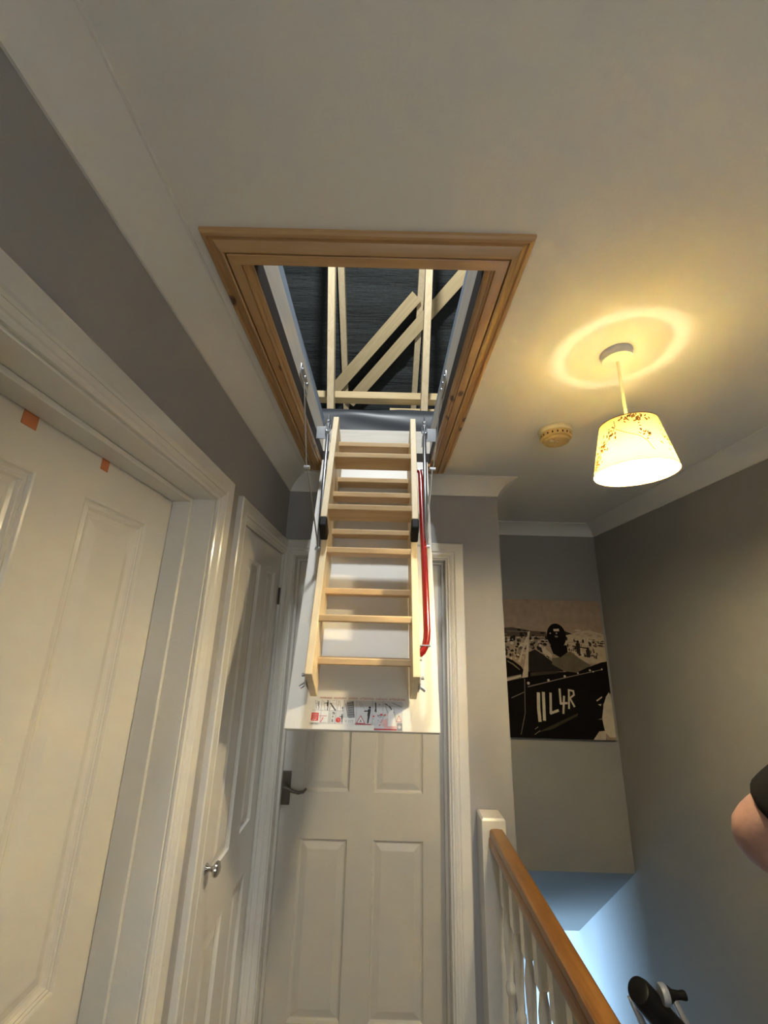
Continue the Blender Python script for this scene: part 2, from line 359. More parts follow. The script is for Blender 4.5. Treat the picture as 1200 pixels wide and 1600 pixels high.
def panel_door(n, fr, a0, a1, top, cols, rows, label, mould, m='gloss'):
    """fr(a, d, z): d = 0 at the leaf's face, growing away from the viewer. cols / rows = panel openings"""
    e = empty('door_%d' % n, fr((a0+a1)/2, 0.02, 0)); struct(e, label)
    TH = 0.035
    def bx(A0, A1, z0, z1, d0=0.0, d1=TH):
        return MB().hexa([fr(A0, d0, z0), fr(A1, d0, z0), fr(A1, d1, z0), fr(A0, d1, z0), fr(A0, d0, z1), fr(A1, d0, z1), fr(A1, d1, z1), fr(A0, d1, z1)])
    b = 0.008
    ob('stile', bx(a0, cols[0][0], b, top), m, e); ob('stile', bx(cols[-1][1], a1, b, top), m, e)
    zs = [b] + [z for r in rows for z in r] + [top]
    for k in range(0, len(zs), 2): ob('rail', bx(cols[0][0], cols[-1][1], zs[k], zs[k+1]), m, e)
    for r in rows: ob('muntin', bx(cols[0][1], cols[1][0], r[0], r[1]), m, e)
    for r in rows:
        for cc in cols:
            rg = []
            for ins, d in mould:
                rg.append([fr(cc[0]+ins, d, r[0]+ins), fr(cc[1]-ins, d, r[0]+ins), fr(cc[1]-ins, d, r[1]-ins), fr(cc[0]+ins, d, r[1]-ins)])
            rg.insert(0, [fr(cc[0], TH*0.8, r[0]), fr(cc[1], TH*0.8, r[0]), fr(cc[1], TH*0.8, r[1]), fr(cc[0], TH*0.8, r[1])])
            ob('panel', MB().rings(rg, True, True), m, e)
    return e, bx
OGEE = [(0, 0.0), (0.004, 0.001), (0.007, 0.0055), (0.012, 0.0030), (0.016, 0.0060), (0.020, 0.0040), (0.024, 0.0085), (0.030, 0.0105), (0.036, 0.0105), (0.056, 0.0045), (0.062, 0.0040)]
RAISED = [(0, 0.0), (0.004, 0.007), (0.010, 0.0105), (0.013, 0.0105), (0.036, 0.0045), (0.038, 0.0040)]

# door 1: large white door on the left wall
f1 = lambda a, d, z: Vector((XL-d, a, z))
f1l = lambda a, d, z: Vector((-0.600-d, a, z))
A1a, A1b, A1t = 0.338, 1.100, 1.998
architrave(10, (XL, 0, 0), (0, 1, 0), (1, 0, 0), A1a-0.006, A1b+0.006, A1t+0.008)
lining(11, f1, A1a, A1b, A1t+0.003, 0.165, 0.063, 0.1165)
d1, bx = panel_door(1, f1l, A1a+0.003, A1b-0.003, A1t, [(0.429, 0.651), (0.771, 0.993)], [(0.215, 0.760), (0.984, 1.900)], 'large glossy white four panel door at left of the landing, with two orange straps over its top', OGEE)
# door 2: narrow cupboard door beside it
f2 = lambda a, d, z: Vector((XL-d, a, z)); f2l = lambda a, d, z: Vector((-0.486-d, a, z))
architrave(12, (XL, 0, 0), (0, 1, 0), (1, 0, 0), 1.340, 1.906, 1.996)
lining(13, f2, 1.347, 1.908, 1.999, 0.12, 0.045, 0.07)
d2, bx2 = panel_door(2, f2l, 1.350, 1.905, 1.995, [(1.455, 1.600), (1.700, 1.822)], [(0.215, 0.79), (0.955, 1.895)], 'narrow white cupboard door with a round nickel knob, between the large door and the end wall', RAISED)
kb = ob('door_knob', MB().lathe(f2l(1.402, 0, 0.992), (1, 0, 0), [(0, -0.001), (0.0135, -0.001), (0.0135, 0.003), (0.010, 0.006), (0.0065, 0.009), (0.006, 0.017), (0.009, 0.021), (0.017, 0.026), (0.0195, 0.031), (0.018, 0.036), (0.011, 0.040), (0, 0.041)], 28), 'chrome', d2, smooth=True); kb['label'] = 'round polished nickel knob'
for z in (1.80, 0.26):
    hb = ob('hinge', MB().tube([f2l(1.906, -0.006, z-0.038), f2l(1.906, -0.006, z+0.038)], 0.0055, 10), 'hinge', d2, smooth=True)
# door 3: end door behind the ladder
f3 = lambda a, d, z: Vector((a, YE+d, z)); f3l = lambda a, d, z: Vector((a, 2.026+d, z))
archp = strip_pieces((0, YE, 0), (1, 0, 0), (0, 0, 1), (0, -1, 0), [(0.304, 0), (0.304, 1.998), (-0.432, 1.998), (-0.432, 0)], [(-o, h) for o, h in ARCH])
e = empty('trim_14', (0, YE, 0)); struct(e)
for nm, p in zip(('architrave_leg', 'architrave_head'), archp[:2]):
    for q in p.v:
        if q.x < XL+0.001: q.x = XL+0.001
    ob(nm, p, 'gloss', e, smooth=True, angle=25)
lp = MB().rings([[Vector((-0.432, YE, 0)), Vector((-0.432, YE-0.008, 0)), Vector((-0.441, YE-0.010, 0)), Vector((-0.450, YE-0.0165, 0)), Vector((-0.456, YE-0.014, 0)), Vector((-0.464, YE-0.0185, 0)), Vector((XL+0.001, YE-0.019, 0)), Vector((XL+0.001, YE, 0))],
                 [Vector((-0.432, YE, 1.998)), Vector((-0.432, YE-0.008, 1.998)), Vector((-0.441, YE-0.010, 2.007)), Vector((-0.450, YE-0.0165, 2.016)), Vector((-0.456, YE-0.014, 2.022)), Vector((-0.464, YE-0.0185, 2.030)), Vector((XL+0.001, YE-0.019, 2.048)), Vector((XL+0.001, YE, 2.048))]], True, True)
ob('architrave_leg', lp, 'gloss', e, smooth=True, angle=25)
lining(15, f3, -0.426, 0.296, 1.992, 0.128, 0.055, 0.0885)
d3, bx3 = panel_door(3, f3l, -0.423, 0.293, 1.988, [(-0.326, -0.124), (-0.017, 0.195)], [(0.225, 0.814), (0.986, 1.880)], 'white panelled end door with a dark lever handle, behind the loft ladder', RAISED, 'satin')
hp = ob('lever_handle', MB().box(-0.418, -0.378, 2.018, 2.0262, 0.935, 1.062), 'pewter', d3, bevel=0.002); hp['label'] = 'dark pewter lever handle on a backplate'
ob('lever', MB().tube([(-0.398, 2.02, 1.010), (-0.398, 1.985, 1.010)], 0.009, 12).tube([(-0.402, 1.982, 1.010), (-0.385, 1.978, 1.008), (-0.36, 1.978, 1.000), (-0.335, 1.98, 0.994), (-0.315, 1.98, 0.998), (-0.303, 1.98, 1.010)], [0.008, 0.008, 0.007, 0.0065, 0.006, 0.005], 10), 'pewter', hp, smooth=True)
# baseboards
struct(ob('baseboard_end', MB().box(0.382, XP, YE-0.016, YE, 0, 0.12), 'gloss', bevel=0.004))
struct(ob('baseboard_left', MB().box(XL, XL+0.016, 1.182, 1.262, 0, 0.12).box(XL, XL+0.016, YBK, 0.255, 0, 0.12), 'gloss'))
struct(ob('baseboard_right', MB().box(XR-0.016, XR, YBK, 0.88, 0, 0.12), 'gloss', bevel=0.004))
# window behind the camera
we = empty('window_1', (0.45, YBK-0.06, WZ0)); struct(we)
wf = MB()
for x0, x1, z0, z1 in ((WX0, WX0+0.06, WZ0, WZ1), (WX1-0.06, WX1, WZ0, WZ1), (0.42, 0.48, WZ0, WZ1), (WX0, WX1, WZ0, WZ0+0.06), (WX0, WX1, WZ1-0.06, WZ1)): wf.box(x0, x1, YBK-0.09, YBK-0.04, z0, z1)
ob('window_frame', wf, 'gloss', we); ob('pane', MB().box(WX0, WX1, YBK-0.07, YBK-0.064, WZ0, WZ1), 'glass', we)

# orange straps hooked over the top of door 1
for y, wd, dr, lb in ((0.611, 0.030, 0.030, 'orange strap of an over-door hanger, the wider and nearer one on the large left door'), (0.803, 0.023, 0.030, 'orange strap of an over-door hanger, the narrower one further along the large left door')):
    p = MB().box(-0.600, -0.5985, y-wd/2, y+wd/2, A1t-dr-0.003, A1t+0.0025).box(-0.634, -0.5985, y-wd/2, y+wd/2, A1t+0.0005, A1t+0.0025)
    tag(ob('door_strap', p, 'orange', bevel=0.0006), lb, 'hanger strap', 'orange over-door straps')

# ------------------------------------------------------------------ hatch surround
hs = empty('hatch_surround', (-0.05, 1.2, H)); tag(hs, 'varnished pine frame with mitred corners round the loft hatch opening in the ceiling', 'hatch frame')
rect = [(OX0, OY0), (OX1, OY0), (OX1, OY1), (OX0, OY1)]     # anticlockwise seen from above: left of travel = inwards
outer = [(0, 0), (0, -0.007), (0.004, -0.011), (0.010, -0.012), (0.0125, -0.0075), (0.020, -0.0095), (0.029, -0.0195), (0.0345, -0.0235), (0.0380, -0.0225), (0.0380, 0)]
inner = [(0.0408, 0), (0.0408, -0.0215), (0.0422, -0.0230), (0.0640, -0.0230), (0.0640, -0.010), (0.0640, 0)]
bead = [(0.0642, 0.006), (0.0642, -0.0185), (0.0665, -0.0195), (0.0685, -0.0175), (0.0705, -0.0110), (0.0745, -0.0105), (0.0785, -0.0070), (0.0800, 0.0), (0.0800, 0.006)]
for nm, pr in (('architrave', outer), ('inner_strip', inner), ('bead', bead)):
    for k, pc in enumerate(strip_pieces((0, 0, H), (1, 0, 0), (0, 1, 0), (0, 0, 1), rect, pr, True)):
        ob(nm, pc, 'archx' if k % 2 == 0 else 'archy', hs, smooth=True, angle=25)
for k, pc in enumerate(strip_pieces((0, 0, H), (1, 0, 0), (0, 1, 0), (0, 0, 1), rect, [(0.0745, 0.007), (0.0805, 0.006), (0.0815, 0.056), (0.0745, 0.056)], True)): ob('gasket', pc, 'gasket', hs)
for pc in strip_pieces((0, 0, H), (1, 0, 0), (0, 1, 0), (0, 0, 1), rect, [(0.0381, 0), (0.0381, -0.012), (0.0407, -0.012), (0.0407, 0)], True): ob('shadow_gap_strip', pc, 'gasket', hs)  # dark gasket colour in the open joint stands in for its shade
LT = 2.572
for k, pc in enumerate(strip_pieces((0, 0, 0), (1, 0, 0), (0, 1, 0), (0, 0, 1), rect, [(0.078, H+0.056), (0.078, LT), (0.050, LT), (0.050, H+0.056)], True)):
    ob('lining_board', pc, 'liningx' if k % 2 == 0 else 'lining', hs, bevel=0.001)
# vapour membrane standing up round the lining: pale strips at the sides, dark rumpled sheet at the far end
def wavy(p0, p1, z0, z1, nx, nz, amp, nrm, seed, th=0.004, topamp=0.0):
    rnd = random.Random(seed); p0 = Vector(p0); p1 = Vector(p1); nrm = Vector(nrm); ph = [rnd.uniform(0, 6.28) for _ in range(6)]
    mb = MB(); n0 = 0
    for side in (0, 1):
        for j in range(nz+1):
            for i in range(nx+1):
                u = i/nx; t = j/nz
                k = amp*(0.45*math.sin(4*u+ph[0]+5*t)+0.3*math.sin(9*u+ph[1]+9*t)+0.25*math.sin(17*u+ph[2])*t*t+0.7*math.sin(6*t+ph[3]+1.2*u))*min(1, 0.15+t) - (0.018*max(0, (t-0.72)/0.28)**2 if th > 0.003 else 0)
                z = z0+(z1-z0)*t + (topamp*(math.sin(4*u+ph[4])+0.6*math.sin(11*u+ph[5])) if j == nz else 0)
                q = p0.lerp(p1, u); mb.v.append(Vector((q.x, q.y, z)) + nrm*(k + th*side))
    W1 = (nx+1); N = W1*(nz+1)
    for side in (0, 1):
        for j in range(nz):
            for i in range(nx):
                a = side*N+j*W1+i; mb.f.append([a, a+1, a+1+W1, a+W1]); mb.mi.append(0)
    def edge(idx):
        for a, b in zip(idx[:-1], idx[1:]): mb.f.append([a, b, b+N, a+N]); mb.mi.append(0)
    edge(list(range(W1))); edge([nz*W1+i for i in range(W1)]); edge([j*W1 for j in range(nz+1)]); edge([j*W1+nx for j in range(nz+1)])
    return mb
fm = ob('membrane_sheet', wavy((-0.36, 1.752, 0), (0.262, 1.752, 0), 2.53, 2.700, 48, 14, 0.006, (0, -1, 0), 3, 0.004, 0.004), 'membrane', hs, smooth=True); fm['label'] = 'dark grey rumpled membrane sheet at the far end of the hatch'
for x, s, sd in ((HX0-0.012, 1, 5), (HX1+0.012, -1, 8)):
    q = ob('membrane_strip', wavy((x, OY0+0.05, 0), (x, OY1-0.07, 0), 2.560, 2.640, 40, 6, 0.0015, (s, 0, 0), sd, 0.002, 0.003), 'strip', hs, smooth=True); q['label'] = 'pale blue membrane strip along the top of the lining'
# hinge brackets of the folding arms, screwed to the lining
for x, s, y0, y1, z in ((HX0-0.002, 1, 1.175, 1.30, 2.50), (HX1+0.002, -1, 1.215, 1.335, 2.515)):
    bk = ob('arm_bracket', MB().box(min(x, x+s*0.006), max(x, x+s*0.006), y0, y1, z-0.022, z+0.022), 'zinc', hs, bevel=0.004)
    for yy in (y0+0.018, (y0+y1)/2, y1-0.02): ob('screw', MB().lathe((x+s*0.005, yy, z+0.006), (s, 0, 0), [(0, 0), (0.007, 0), (0.007, 0.003), (0.004, 0.005), (0, 0.005)], 12), 'zinc', bk, smooth=True)

# ------------------------------------------------------------------ loft ladder: hinged hatch panel with three folded sections
TH = math.radians(17.5)
O = Vector((-0.053, 1.6975, 2.397)); DV = Vector((0, -math.sin(TH), -math.cos(TH))); NV = Vector((0, -math.cos(TH), math.sin(TH))); XV = Vector((1, 0, 0))
P = lambda x, s, n: O + XV*x + DV*s + NV*n
lad = empty('loft_ladder', O); tag(lad, 'folding pine loft ladder hanging on its open white hatch panel from the ceiling hatch', 'loft ladder')
def lbox(x0, x1, s0, s1, n0, n1):
    return MB().hexa([P(x0, s0, n0), P(x1, s0, n0), P(x1, s1, n0), P(x0, s1, n0), P(x0, s0, n1), P(x1, s0, n1), P(x1, s1, n1), P(x0, s1, n1)])
PW = 0.2395
pan = ob('hatch_panel', lbox(-PW, PW, 0.0, 1.085, -0.036, 0.0), 'panelw', lad, bevel=0.003); pan['label'] = 'white hatch panel with an instruction sticker near its lower edge'
SX = 0.166; ST = 0.022
secs = [(0.024, 0.099, 0.020, 0.978, [0.175, 0.424, 0.662, 0.894]), (0.101, 0.1735, -0.006, 0.962, [0.051, 0.307, 0.545, 0.784]), (0.1755, 0.247, -0.014, 0.470, [0.176, 0.416])]
for si, (n0, n1, s0, s1, tr) in enumerate(secs):
    for sd in (-1, 1):
        x0, x1 = (-SX, -SX+ST) if sd < 0 else (SX-ST, SX)
        h = MB().hexa([P(x0, s0+0.02, n0), P(x1, s0+0.02, n0), P(x1, s1+(0.018 if si < 2 else 0.018), n0), P(x0, s1+0.018, n0), P(x0, s0, n1), P(x1, s0, n1), P(x1, s1, n1), P(x0, s1, n1)])
        sg = ob('stringer', h, 'pinez', lad, bevel=0.002)
        if si == 2:
            # black end foot with its slanted toe
            fo = MB().hexa([P(x0-0.002, s1+0.018, n0), P(x1+0.002, s1+0.018, n0), P(x1+0.002, s1+0.060, n0+0.012), P(x0-0.002, s1+0.060, n0+0.012), P(x0-0.002, s1, n1+0.002), P(x1+0.002, s1, n1+0.002), P(x1+0.002, s1+0.036, n1+0.002), P(x0-0.002, s1+0.036, n1+0.002)])
            q = ob('end_foot', fo, 'rubber', sg, bevel=0.005); q['label'] = 'black rubber end foot'
        for k in (0.16, 0.38, 0.70, 0.9):    # countersunk screw plugs on the outside
            ss = s0 + (s1-s0)*k; xo = -SX if sd < 0 else SX
            ob('screw', MB().lathe(P(xo, ss, (n0+n1)/2), (sd, 0, 0), [(0, 0), (0.0045, 0), (0.0045, 0.001), (0, 0.0016)], 10), 'zinc', sg, smooth=True)
    for k, s in enumerate(tr):
        f = P(0, s, n1 - 0.0005 if si else n1-0.004); dp = 0.066/math.cos(TH); tl = 0.022 if si == 2 else 0.0; hw = SX-ST*0.55
        t = MB().hexa([Vector((O.x-hw, f.y, f.z-0.022)), Vector((O.x+hw, f.y, f.z-0.022)), Vector((O.x+hw, f.y+dp, f.z-0.022-tl)), Vector((O.x-hw, f.y+dp, f.z-0.022-tl)), Vector((O.x-hw, f.y, f.z)), Vector((O.x+hw, f.y, f.z)), Vector((O.x+hw, f.y+dp, f.z-tl)), Vector((O.x-hw, f.y+dp, f.z-tl))])
        ob('tread', t, 'pinex', lad, bevel=0.004, seg=3)
# hinge hardware at the bottom of the folded sections
for sd in (-1, 1):
    hg = ob('section_hinge', lbox(min(sd*SX, sd*(SX+0.004)), max(sd*SX, sd*(SX+0.004)), 0.925, 0.985, 0.075, 0.135), 'zinc', lad, bevel=0.001)
    ob('bolt', MB().tube([P(sd*(SX+0.003), 0.972, 0.105), P(sd*(SX+0.020), 0.985, 0.105)], 0.006, 10).tube([P(sd*(SX+0.006), 0.955, 0.13), P(sd*(SX+0.014), 0.955, 0.13)], 0.005, 8), 'zinc', hg, smooth=True)
# red grab rail on the right stringer
rp = [P(0.168, 0.172, 0.150), P(0.186, 0.182, 0.150), P(0.189, 0.215, 0.150), P(0.1905, 0.45, 0.150), P(0.192, 0.70, 0.150), P(0.192, 0.820, 0.150), P(0.190, 0.845, 0.150), P(0.185, 0.866, 0.150), P(0.176, 0.883, 0.150), P(0.166, 0.892, 0.150)]
q = ob('grab_rail', MB().tube(rp, [0.008, 0.0095, 0.0105] + [0.011]*7, 16), 'red', lad, smooth=True); q['label'] = 'red steel grab rail along the right stringer'
for s in (0.178, 0.868, 0.91): ob('bolt', MB().tube([P(0.164, s, 0.158), P(0.200 if s != 0.91 else 0.173, s, 0.158)], 0.0035, 8), 'zinc', q, smooth=True)
# folding arms and spring tubes
arms = [(-1, (-0.243, 1.467, 1.941), (-0.266, 1.270, 2.179), (-0.289, 1.225, 2.475), (-0.243, 1.500, 2.453), (-0.243, 1.498, 2.50)),
        (1, (0.147, 1.400, 1.945), (0.161, 1.325, 2.207), (0.186, 1.268, 2.490), (0.147, 1.460, 2.432), (0.147, 1.452, 2.478))]
for sd, J, E_, U0, TT, BT in arms:
    J, E_, U0, TT, BT = map(Vector, (J, E_, U0, TT, BT)); dx = Vector((sd*0.004, 0, 0))
    am = ob('folding_arm', MB().beam(J, E_, (0, 1, 0.3), 0.011, 0.003), 'rod', lad, bevel=0.0008)
    ob('upper_arm', MB().beam(E_+dx, U0+dx, (0, 1, 0.2), 0.011, 0.003), 'rod', am, bevel=0.0008)
    for q_ in (E_, J): ob('pivot', MB().tube([q_-dx*2, q_+dx*3], 0.0065, 12), 'zinc', am, smooth=True)
    tb = ob('spring_tube', MB().tube([TT, TT.lerp(J, 0.06), TT.lerp(J, 0.065), TT.lerp(J, 0.96), J], [0.005, 0.005, 0.0075, 0.0075, 0.004], 16), 'tube', lad, smooth=True, angle=50)
    # bracket plates, threaded bolt and nuts at the head of the tube
    bk = ob('spring_bracket', MB().box(min(TT.x, TT.x+sd*0.05), max(TT.x, TT.x+sd*0.05), TT.y+0.012, TT.y+0.016, TT.z-0.045, TT.z+0.012).box(TT.x-0.002, TT.x+0.002, TT.y-0.012, TT.y+0.10, TT.z-0.03, TT.z+0.008), 'zinc', lad, bevel=0.0015)
    ob('threaded_bolt', MB().tube([TT, BT+Vector((0, 0, 0.012))], 0.0032, 10).lathe(TT.lerp(BT, 0.30), (0, 0, 1), [(0, -0.004), (0.0085, -0.004), (0.0085, 0.004), (0, 0.004)], 6).lathe(TT.lerp(BT, 0.62), (0, 0, 1), [(0, -0.004), (0.0085, -0.004), (0.0085, 0.004), (0, 0.004)], 6), 'zinc', bk)
    ob('lug', MB().beam(Vector((O.x+sd*SX, J.y+0.006, J.z+0.004)), J, (0, 1, 0), 0.016, 0.004), 'zinc', tb)
    ob('shackle', MB().tube([TT+Vector((sd*-0.009, 0, 0.012)), TT+Vector((sd*-0.009, 0, -0.012)), TT+Vector((0, 0, -0.02)), TT+Vector((sd*0.009, 0, -0.012)), TT+Vector((sd*0.009, 0, 0.012))], 0.003, 8), 'zinc', bk, smooth=True)

# instruction sticker: flat print, one polygon mesh on the panel
PM = {k: mat('sticker_' + k, v, 0.4) for k, v in {'paper': (0.50, 0.50, 0.50), 'pale': (0.66, 0.65, 0.63), 'red': (0.55, 0.03, 0.03), 'black': (0.02, 0.02, 0.02), 'mid': (0.22, 0.22, 0.23), 'pink': (0.60, 0.36, 0.34), 'dred': (0.36, 0.05, 0.06)}.items()}
PK = list(PM)
lx = lambda X: -0.158+(X-80)*0.000273
ls = lambda Y: 0.990+(Y-75)*0.000254
class Print:
    def __init__(s): s.mb = MB(); s.k = 0
    def poly(s, pts, c):
        s.k += 1; h = 0.0003 + s.k*0.000004
        s.mb.add([P(lx(x), ls(y), h) for x, y in pts], [list(range(len(pts)))], PK.index(c))
    def rect(s, x0, y0, x1, y1, c): s.poly([(x0, y0), (x1, y0), (x1, y1), (x0, y1)], c)
    def stroke(s, x0, y0, x1, y1, wd, c):
        d = math.hypot(x1-x0, y1-y0) or 1; nx, ny = -(y1-y0)/d*wd/2, (x1-x0)/d*wd/2
        s.poly([(x0+nx, y0+ny), (x1+nx, y1+ny), (x1-nx, y1-ny), (x0-nx, y0-ny)], c)
    def disc(s, x, y, r, c): s.poly([(x+r*math.cos(a*PI/8), y+r*math.sin(a*PI/8)) for a in range(16)], c)
    def man(s, x, y, h, c, lean=0.0):
        s.disc(x+lean*h*0.5, y-h*0.93, h*0.075, c)
        s.poly([(x-h*0.09+lean*h*0.45, y-h*0.84), (x+h*0.09+lean*h*0.45, y-h*0.84), (x+h*0.08+lean*h*0.25, y-h*0.45), (x+h*0.06, y), (x-h*0.02, y), (x, y-h*0.4), (x-h*0.08+lean*h*0.25, y-h*0.45)], c)
        s.stroke(x+lean*h*0.4, y-h*0.74, x-h*0.32+lean*h*0.4, y-h*0.70, h*0.07, c)
pr = Print()
pr.rect(85, 112, 1112, 380, 'paper'); pr.rect(790, 370, 1112, 440, 'paper'); pr.rect(85, 112, 430, 235, 'pale'); pr.rect(85, 235, 270, 372, 'pale')
for x in (180, 270, 350, 440, 580, 765, 885): pr.rect(x, 112, x+4, 380, 'mid')
pr.rect(85, 232, 440, 236, 'mid'); pr.rect(440, 310, 580, 380, 'pale')
pr.man(145, 230, 100, 'mid'); pr.stroke(105, 120, 130, 225, 5, 'mid'); pr.stroke(120, 120, 170, 225, 4, 'mid')
pr.man(250, 235, 115, 'black'); pr.stroke(200, 125, 225, 230, 5, 'mid'); pr.stroke(280, 150, 345, 232, 14, 'black'); pr.stroke(300, 120, 340, 120, 4, 'mid'); pr.stroke(275, 230, 300, 150, 6, 'mid')
pr.stroke(365, 230, 378, 118, 4, 'black'); pr.stroke(405, 225, 388, 118, 4, 'mid'); pr.man(425, 240, 55, 'black')
pr.rect(78, 262, 158, 350, 'red'); pr.rect(88, 275, 148, 283, 'pink'); pr.rect(88, 295, 148, 301, 'pink'); pr.rect(88, 312, 148, 318, 'pink'); pr.stroke(92, 340, 110, 328, 7, 'pale'); pr.stroke(115, 340, 142, 330, 7, 'pale')
pr.stroke(165, 296, 255, 294, 5, 'dred'); pr.stroke(215, 310, 185, 365, 8, 'red'); pr.stroke(165, 312, 205, 318, 6, 'pink'); pr.stroke(190, 366, 255, 366, 3, 'mid')
pr.disc(325, 265, 14, 'black'); pr.disc(322, 268, 7, 'pale'); pr.stroke(315, 305, 325, 295, 10, 'black'); pr.stroke(318, 330, 318, 358, 9, 'black'); pr.stroke(285, 260, 290, 365, 4, 'mid')
pr.disc(385, 335, 28, 'red'); pr.stroke(375, 320, 392, 350, 5, 'pink'); pr.stroke(388, 318, 402, 340, 4, 'pink'); pr.man(425, 360, 90, 'black')
pr.poly([(465, 135), (545, 122), (565, 305), (500, 312)], 'mid'); pr.stroke(455, 150, 492, 300, 6, 'black'); pr.stroke(540, 122, 562, 300, 7, 'black')
for k in range(6): pr.stroke(470+k*5, 155+k*24, 545+k*3, 140+k*26, 4, 'black')
pr.stroke(458, 330, 470, 355, 4, 'mid'); pr.stroke(482, 330, 470, 355, 4, 'mid')
for k in range(3): pr.stroke(505+k*20, 362, 505+k*20, 332, 4, 'mid'); pr.stroke(505+k*20, 334, 517+k*20, 334, 4, 'mid')
pr.poly([(637, 275), (690, 368), (585, 368)], 'dred'); pr.poly([(637, 292), (676, 360), (599, 360)], 'pale'); pr.poly([(637, 318), (655, 350), (620, 352), (628, 340)], 'mid')
pr.rect(575, 370, 760, 380, 'dred'); pr.stroke(600, 118, 640, 190, 4, 'mid'); pr.stroke(625, 125, 690, 230, 3, 'mid'); pr.man(715, 362, 185, 'black', 0.22)
pr.stroke(800, 130, 808, 240, 13, 'black'); pr.stroke(808, 190, 790, 235, 7, 'black'); pr.disc(845, 155, 9, 'mid'); pr.disc(855, 280, 18, 'mid'); pr.disc(853, 284, 9, 'paper')
for k in range(16):
    rx, ry = random.uniform(775, 940), random.uniform(255, 390); pr.disc(rx, ry, random.uniform(5, 13), random.choice(['mid', 'red', 'pink', 'dred']))
for k in range(8): pr.stroke(900+k*9, 140+k*4, 935+k*11, 150+k*13, 6, random.choice(['mid', 'black']))
pr.poly([(950, 240), (1000, 200), (1035, 385), (945, 390)], 'pale'); pr.stroke(915, 170, 945, 250, 9, 'mid'); pr.stroke(990, 130, 1100, 175, 8, 'mid'); pr.stroke(1005, 190, 1040, 330, 4, 'mid')
pr.poly([(1068, 262), (1100, 340), (1038, 340)], 'dred'); pr.poly([(1068, 278), (1092, 334), (1046, 334)], 'pale'); pr.stroke(1068, 300, 1068, 325, 5, 'red')
pr.rect(900, 388, 1040, 412, 'pink'); pr.rect(790, 416, 1045, 432, 'dred'); pr.rect(1048, 352, 1105, 432, 'mid'); pr.disc(1075, 395, 18, 'paper'); pr.poly([(880, 330), (940, 300), (942, 385), (890, 388)], 'pink')
stick = ob('sticker_print', pr.mb, [PM[k] for k in PK], pan); stick['label'] = 'instruction sticker with ladder pictograms and small red warning triangles'
def text(body, x, s, h, m, parent, n=0.0012):
    cu = bpy.data.curves.new('lettering', 'FONT'); cu.body = body; cu.size = 1.0; cu.align_x = 'LEFT'
    to = bpy.data.objects.new('lettering', cu); C.objects.link(to); bpy.context.view_layer.update()
    dg = bpy.context.evaluated_depsgraph_get(); me = bpy.data.meshes.new_from_object(to.evaluated_get(dg)); bpy.data.objects.remove(to)
    mb = MB(); mb.v = [P(x+v.co.x*h, s-v.co.y*h, n) for v in me.vertices]; mb.f = [list(p.vertices) for p in me.polygons]; mb.mi = [0]*len(mb.f)
    wd = max(v.co.x for v in me.vertices)*h; return ob('lettering', mb, m, parent), wd
X0 = lx(155)
for wd in ('WARNING', 'ACHTUNG', 'UWAGA', 'ATTENTION', 'CUIDADO', 'ATTENZIONE'):
    _, ww = text(wd, X0, ls(103), 0.0080, PM['dred'], stick); X0 += ww + 0.006
text('FAKRO', lx(66), ls(392), 0.0085, PM['black'], stick)
for k in range(4): pass

# ------------------------------------------------------------------ attic
SL = math.atan(0.78)
def roofz(y): return 4.07 - 0.78*(y-2.7)
upv = Vector((0, -math.cos(SL), math.sin(SL))); rn = Vector((0, math.sin(SL), math.cos(SL)))
# felt: sagging bands between the battens
fe = MB(); nx, ny = 40, 110; x0, x1, ya, yb = -3.0, 3.0, 0.2, 4.4
for j in range(ny+1):
    y = yb+(ya-yb)*j/ny; dist = (yb-y)/math.cos(SL)
    for i in range(nx+1):
        x = x0+(x1-x0)*i/nx
        sag = 0.030*abs(math.sin(dist*PI/0.30+0.25*math.sin(x*1.7))) + 0.007*math.sin(dist*41+1.7*math.sin(x*2.3)) + 0.006*math.sin(dist*61+3*math.sin(x*1.1+dist))
        fe.v.append(Vector((x, y, roofz(y))) + rn*(0.005-sag*0.6))
for j in range(ny):
    for i in range(nx): a = j*(nx+1)+i; fe.f.append([a, a+1, a+nx+2, a+nx+1]); fe.mi.append(0)
tag(ob('roof_felt', fe, 'felt', smooth=True), 'black sagging roofing felt under the roof slope, seen through the hatch', 'roofing felt')
def timber(name, a, b, u, wd, t, m, label, cat, group=None): return tag(ob(name, MB().beam(a, b, u, wd, t), m, bevel=0.002), label, cat, group)
g = 'roof timbers in the attic'
for x, lb in ((-0.375, 'warm pine rafter on the black felt, left of the two, behind the pale web'), (0.228, 'warm pine rafter on the black felt, right of the two, crossed by the long brace')):
    a = Vector((x, 3.75, roofz(3.75))) - rn*0.045; b = Vector((x, 0.9, roofz(0.9))) - rn*0.045
    timber('rafter', a, b, (1, 0, 0), 0.048, 0.075, 'roofz', lb, 'rafter', 'rafters behind the hatch')
wd_ = (Vector((0, 1.965, 3.81))-Vector((0, 2.297, 3.043))).normalized()
for x, lb in ((-0.366, 'pale upright truss web nearest the hatch, on the left'), (0.230, 'pale upright truss web nearest the hatch, on the right in front of the long brace')):
    a = Vector((x, 2.297, 3.043)) - wd_*0.64; b = Vector((x, 1.965, 3.81)) + wd_*0.72
    timber('truss_web', a, b, (1, 0, 0), 0.043, 0.07, 'roofz', lb, 'truss web', 'truss webs in front of the felt')
a1 = Vector((-0.40, 3.07, 0)); b1 = Vector((0.196, 2.548, 0)); a2 = Vector((-0.176, 3.068, 0)); b2 = Vector((0.480, 2.475, 0))
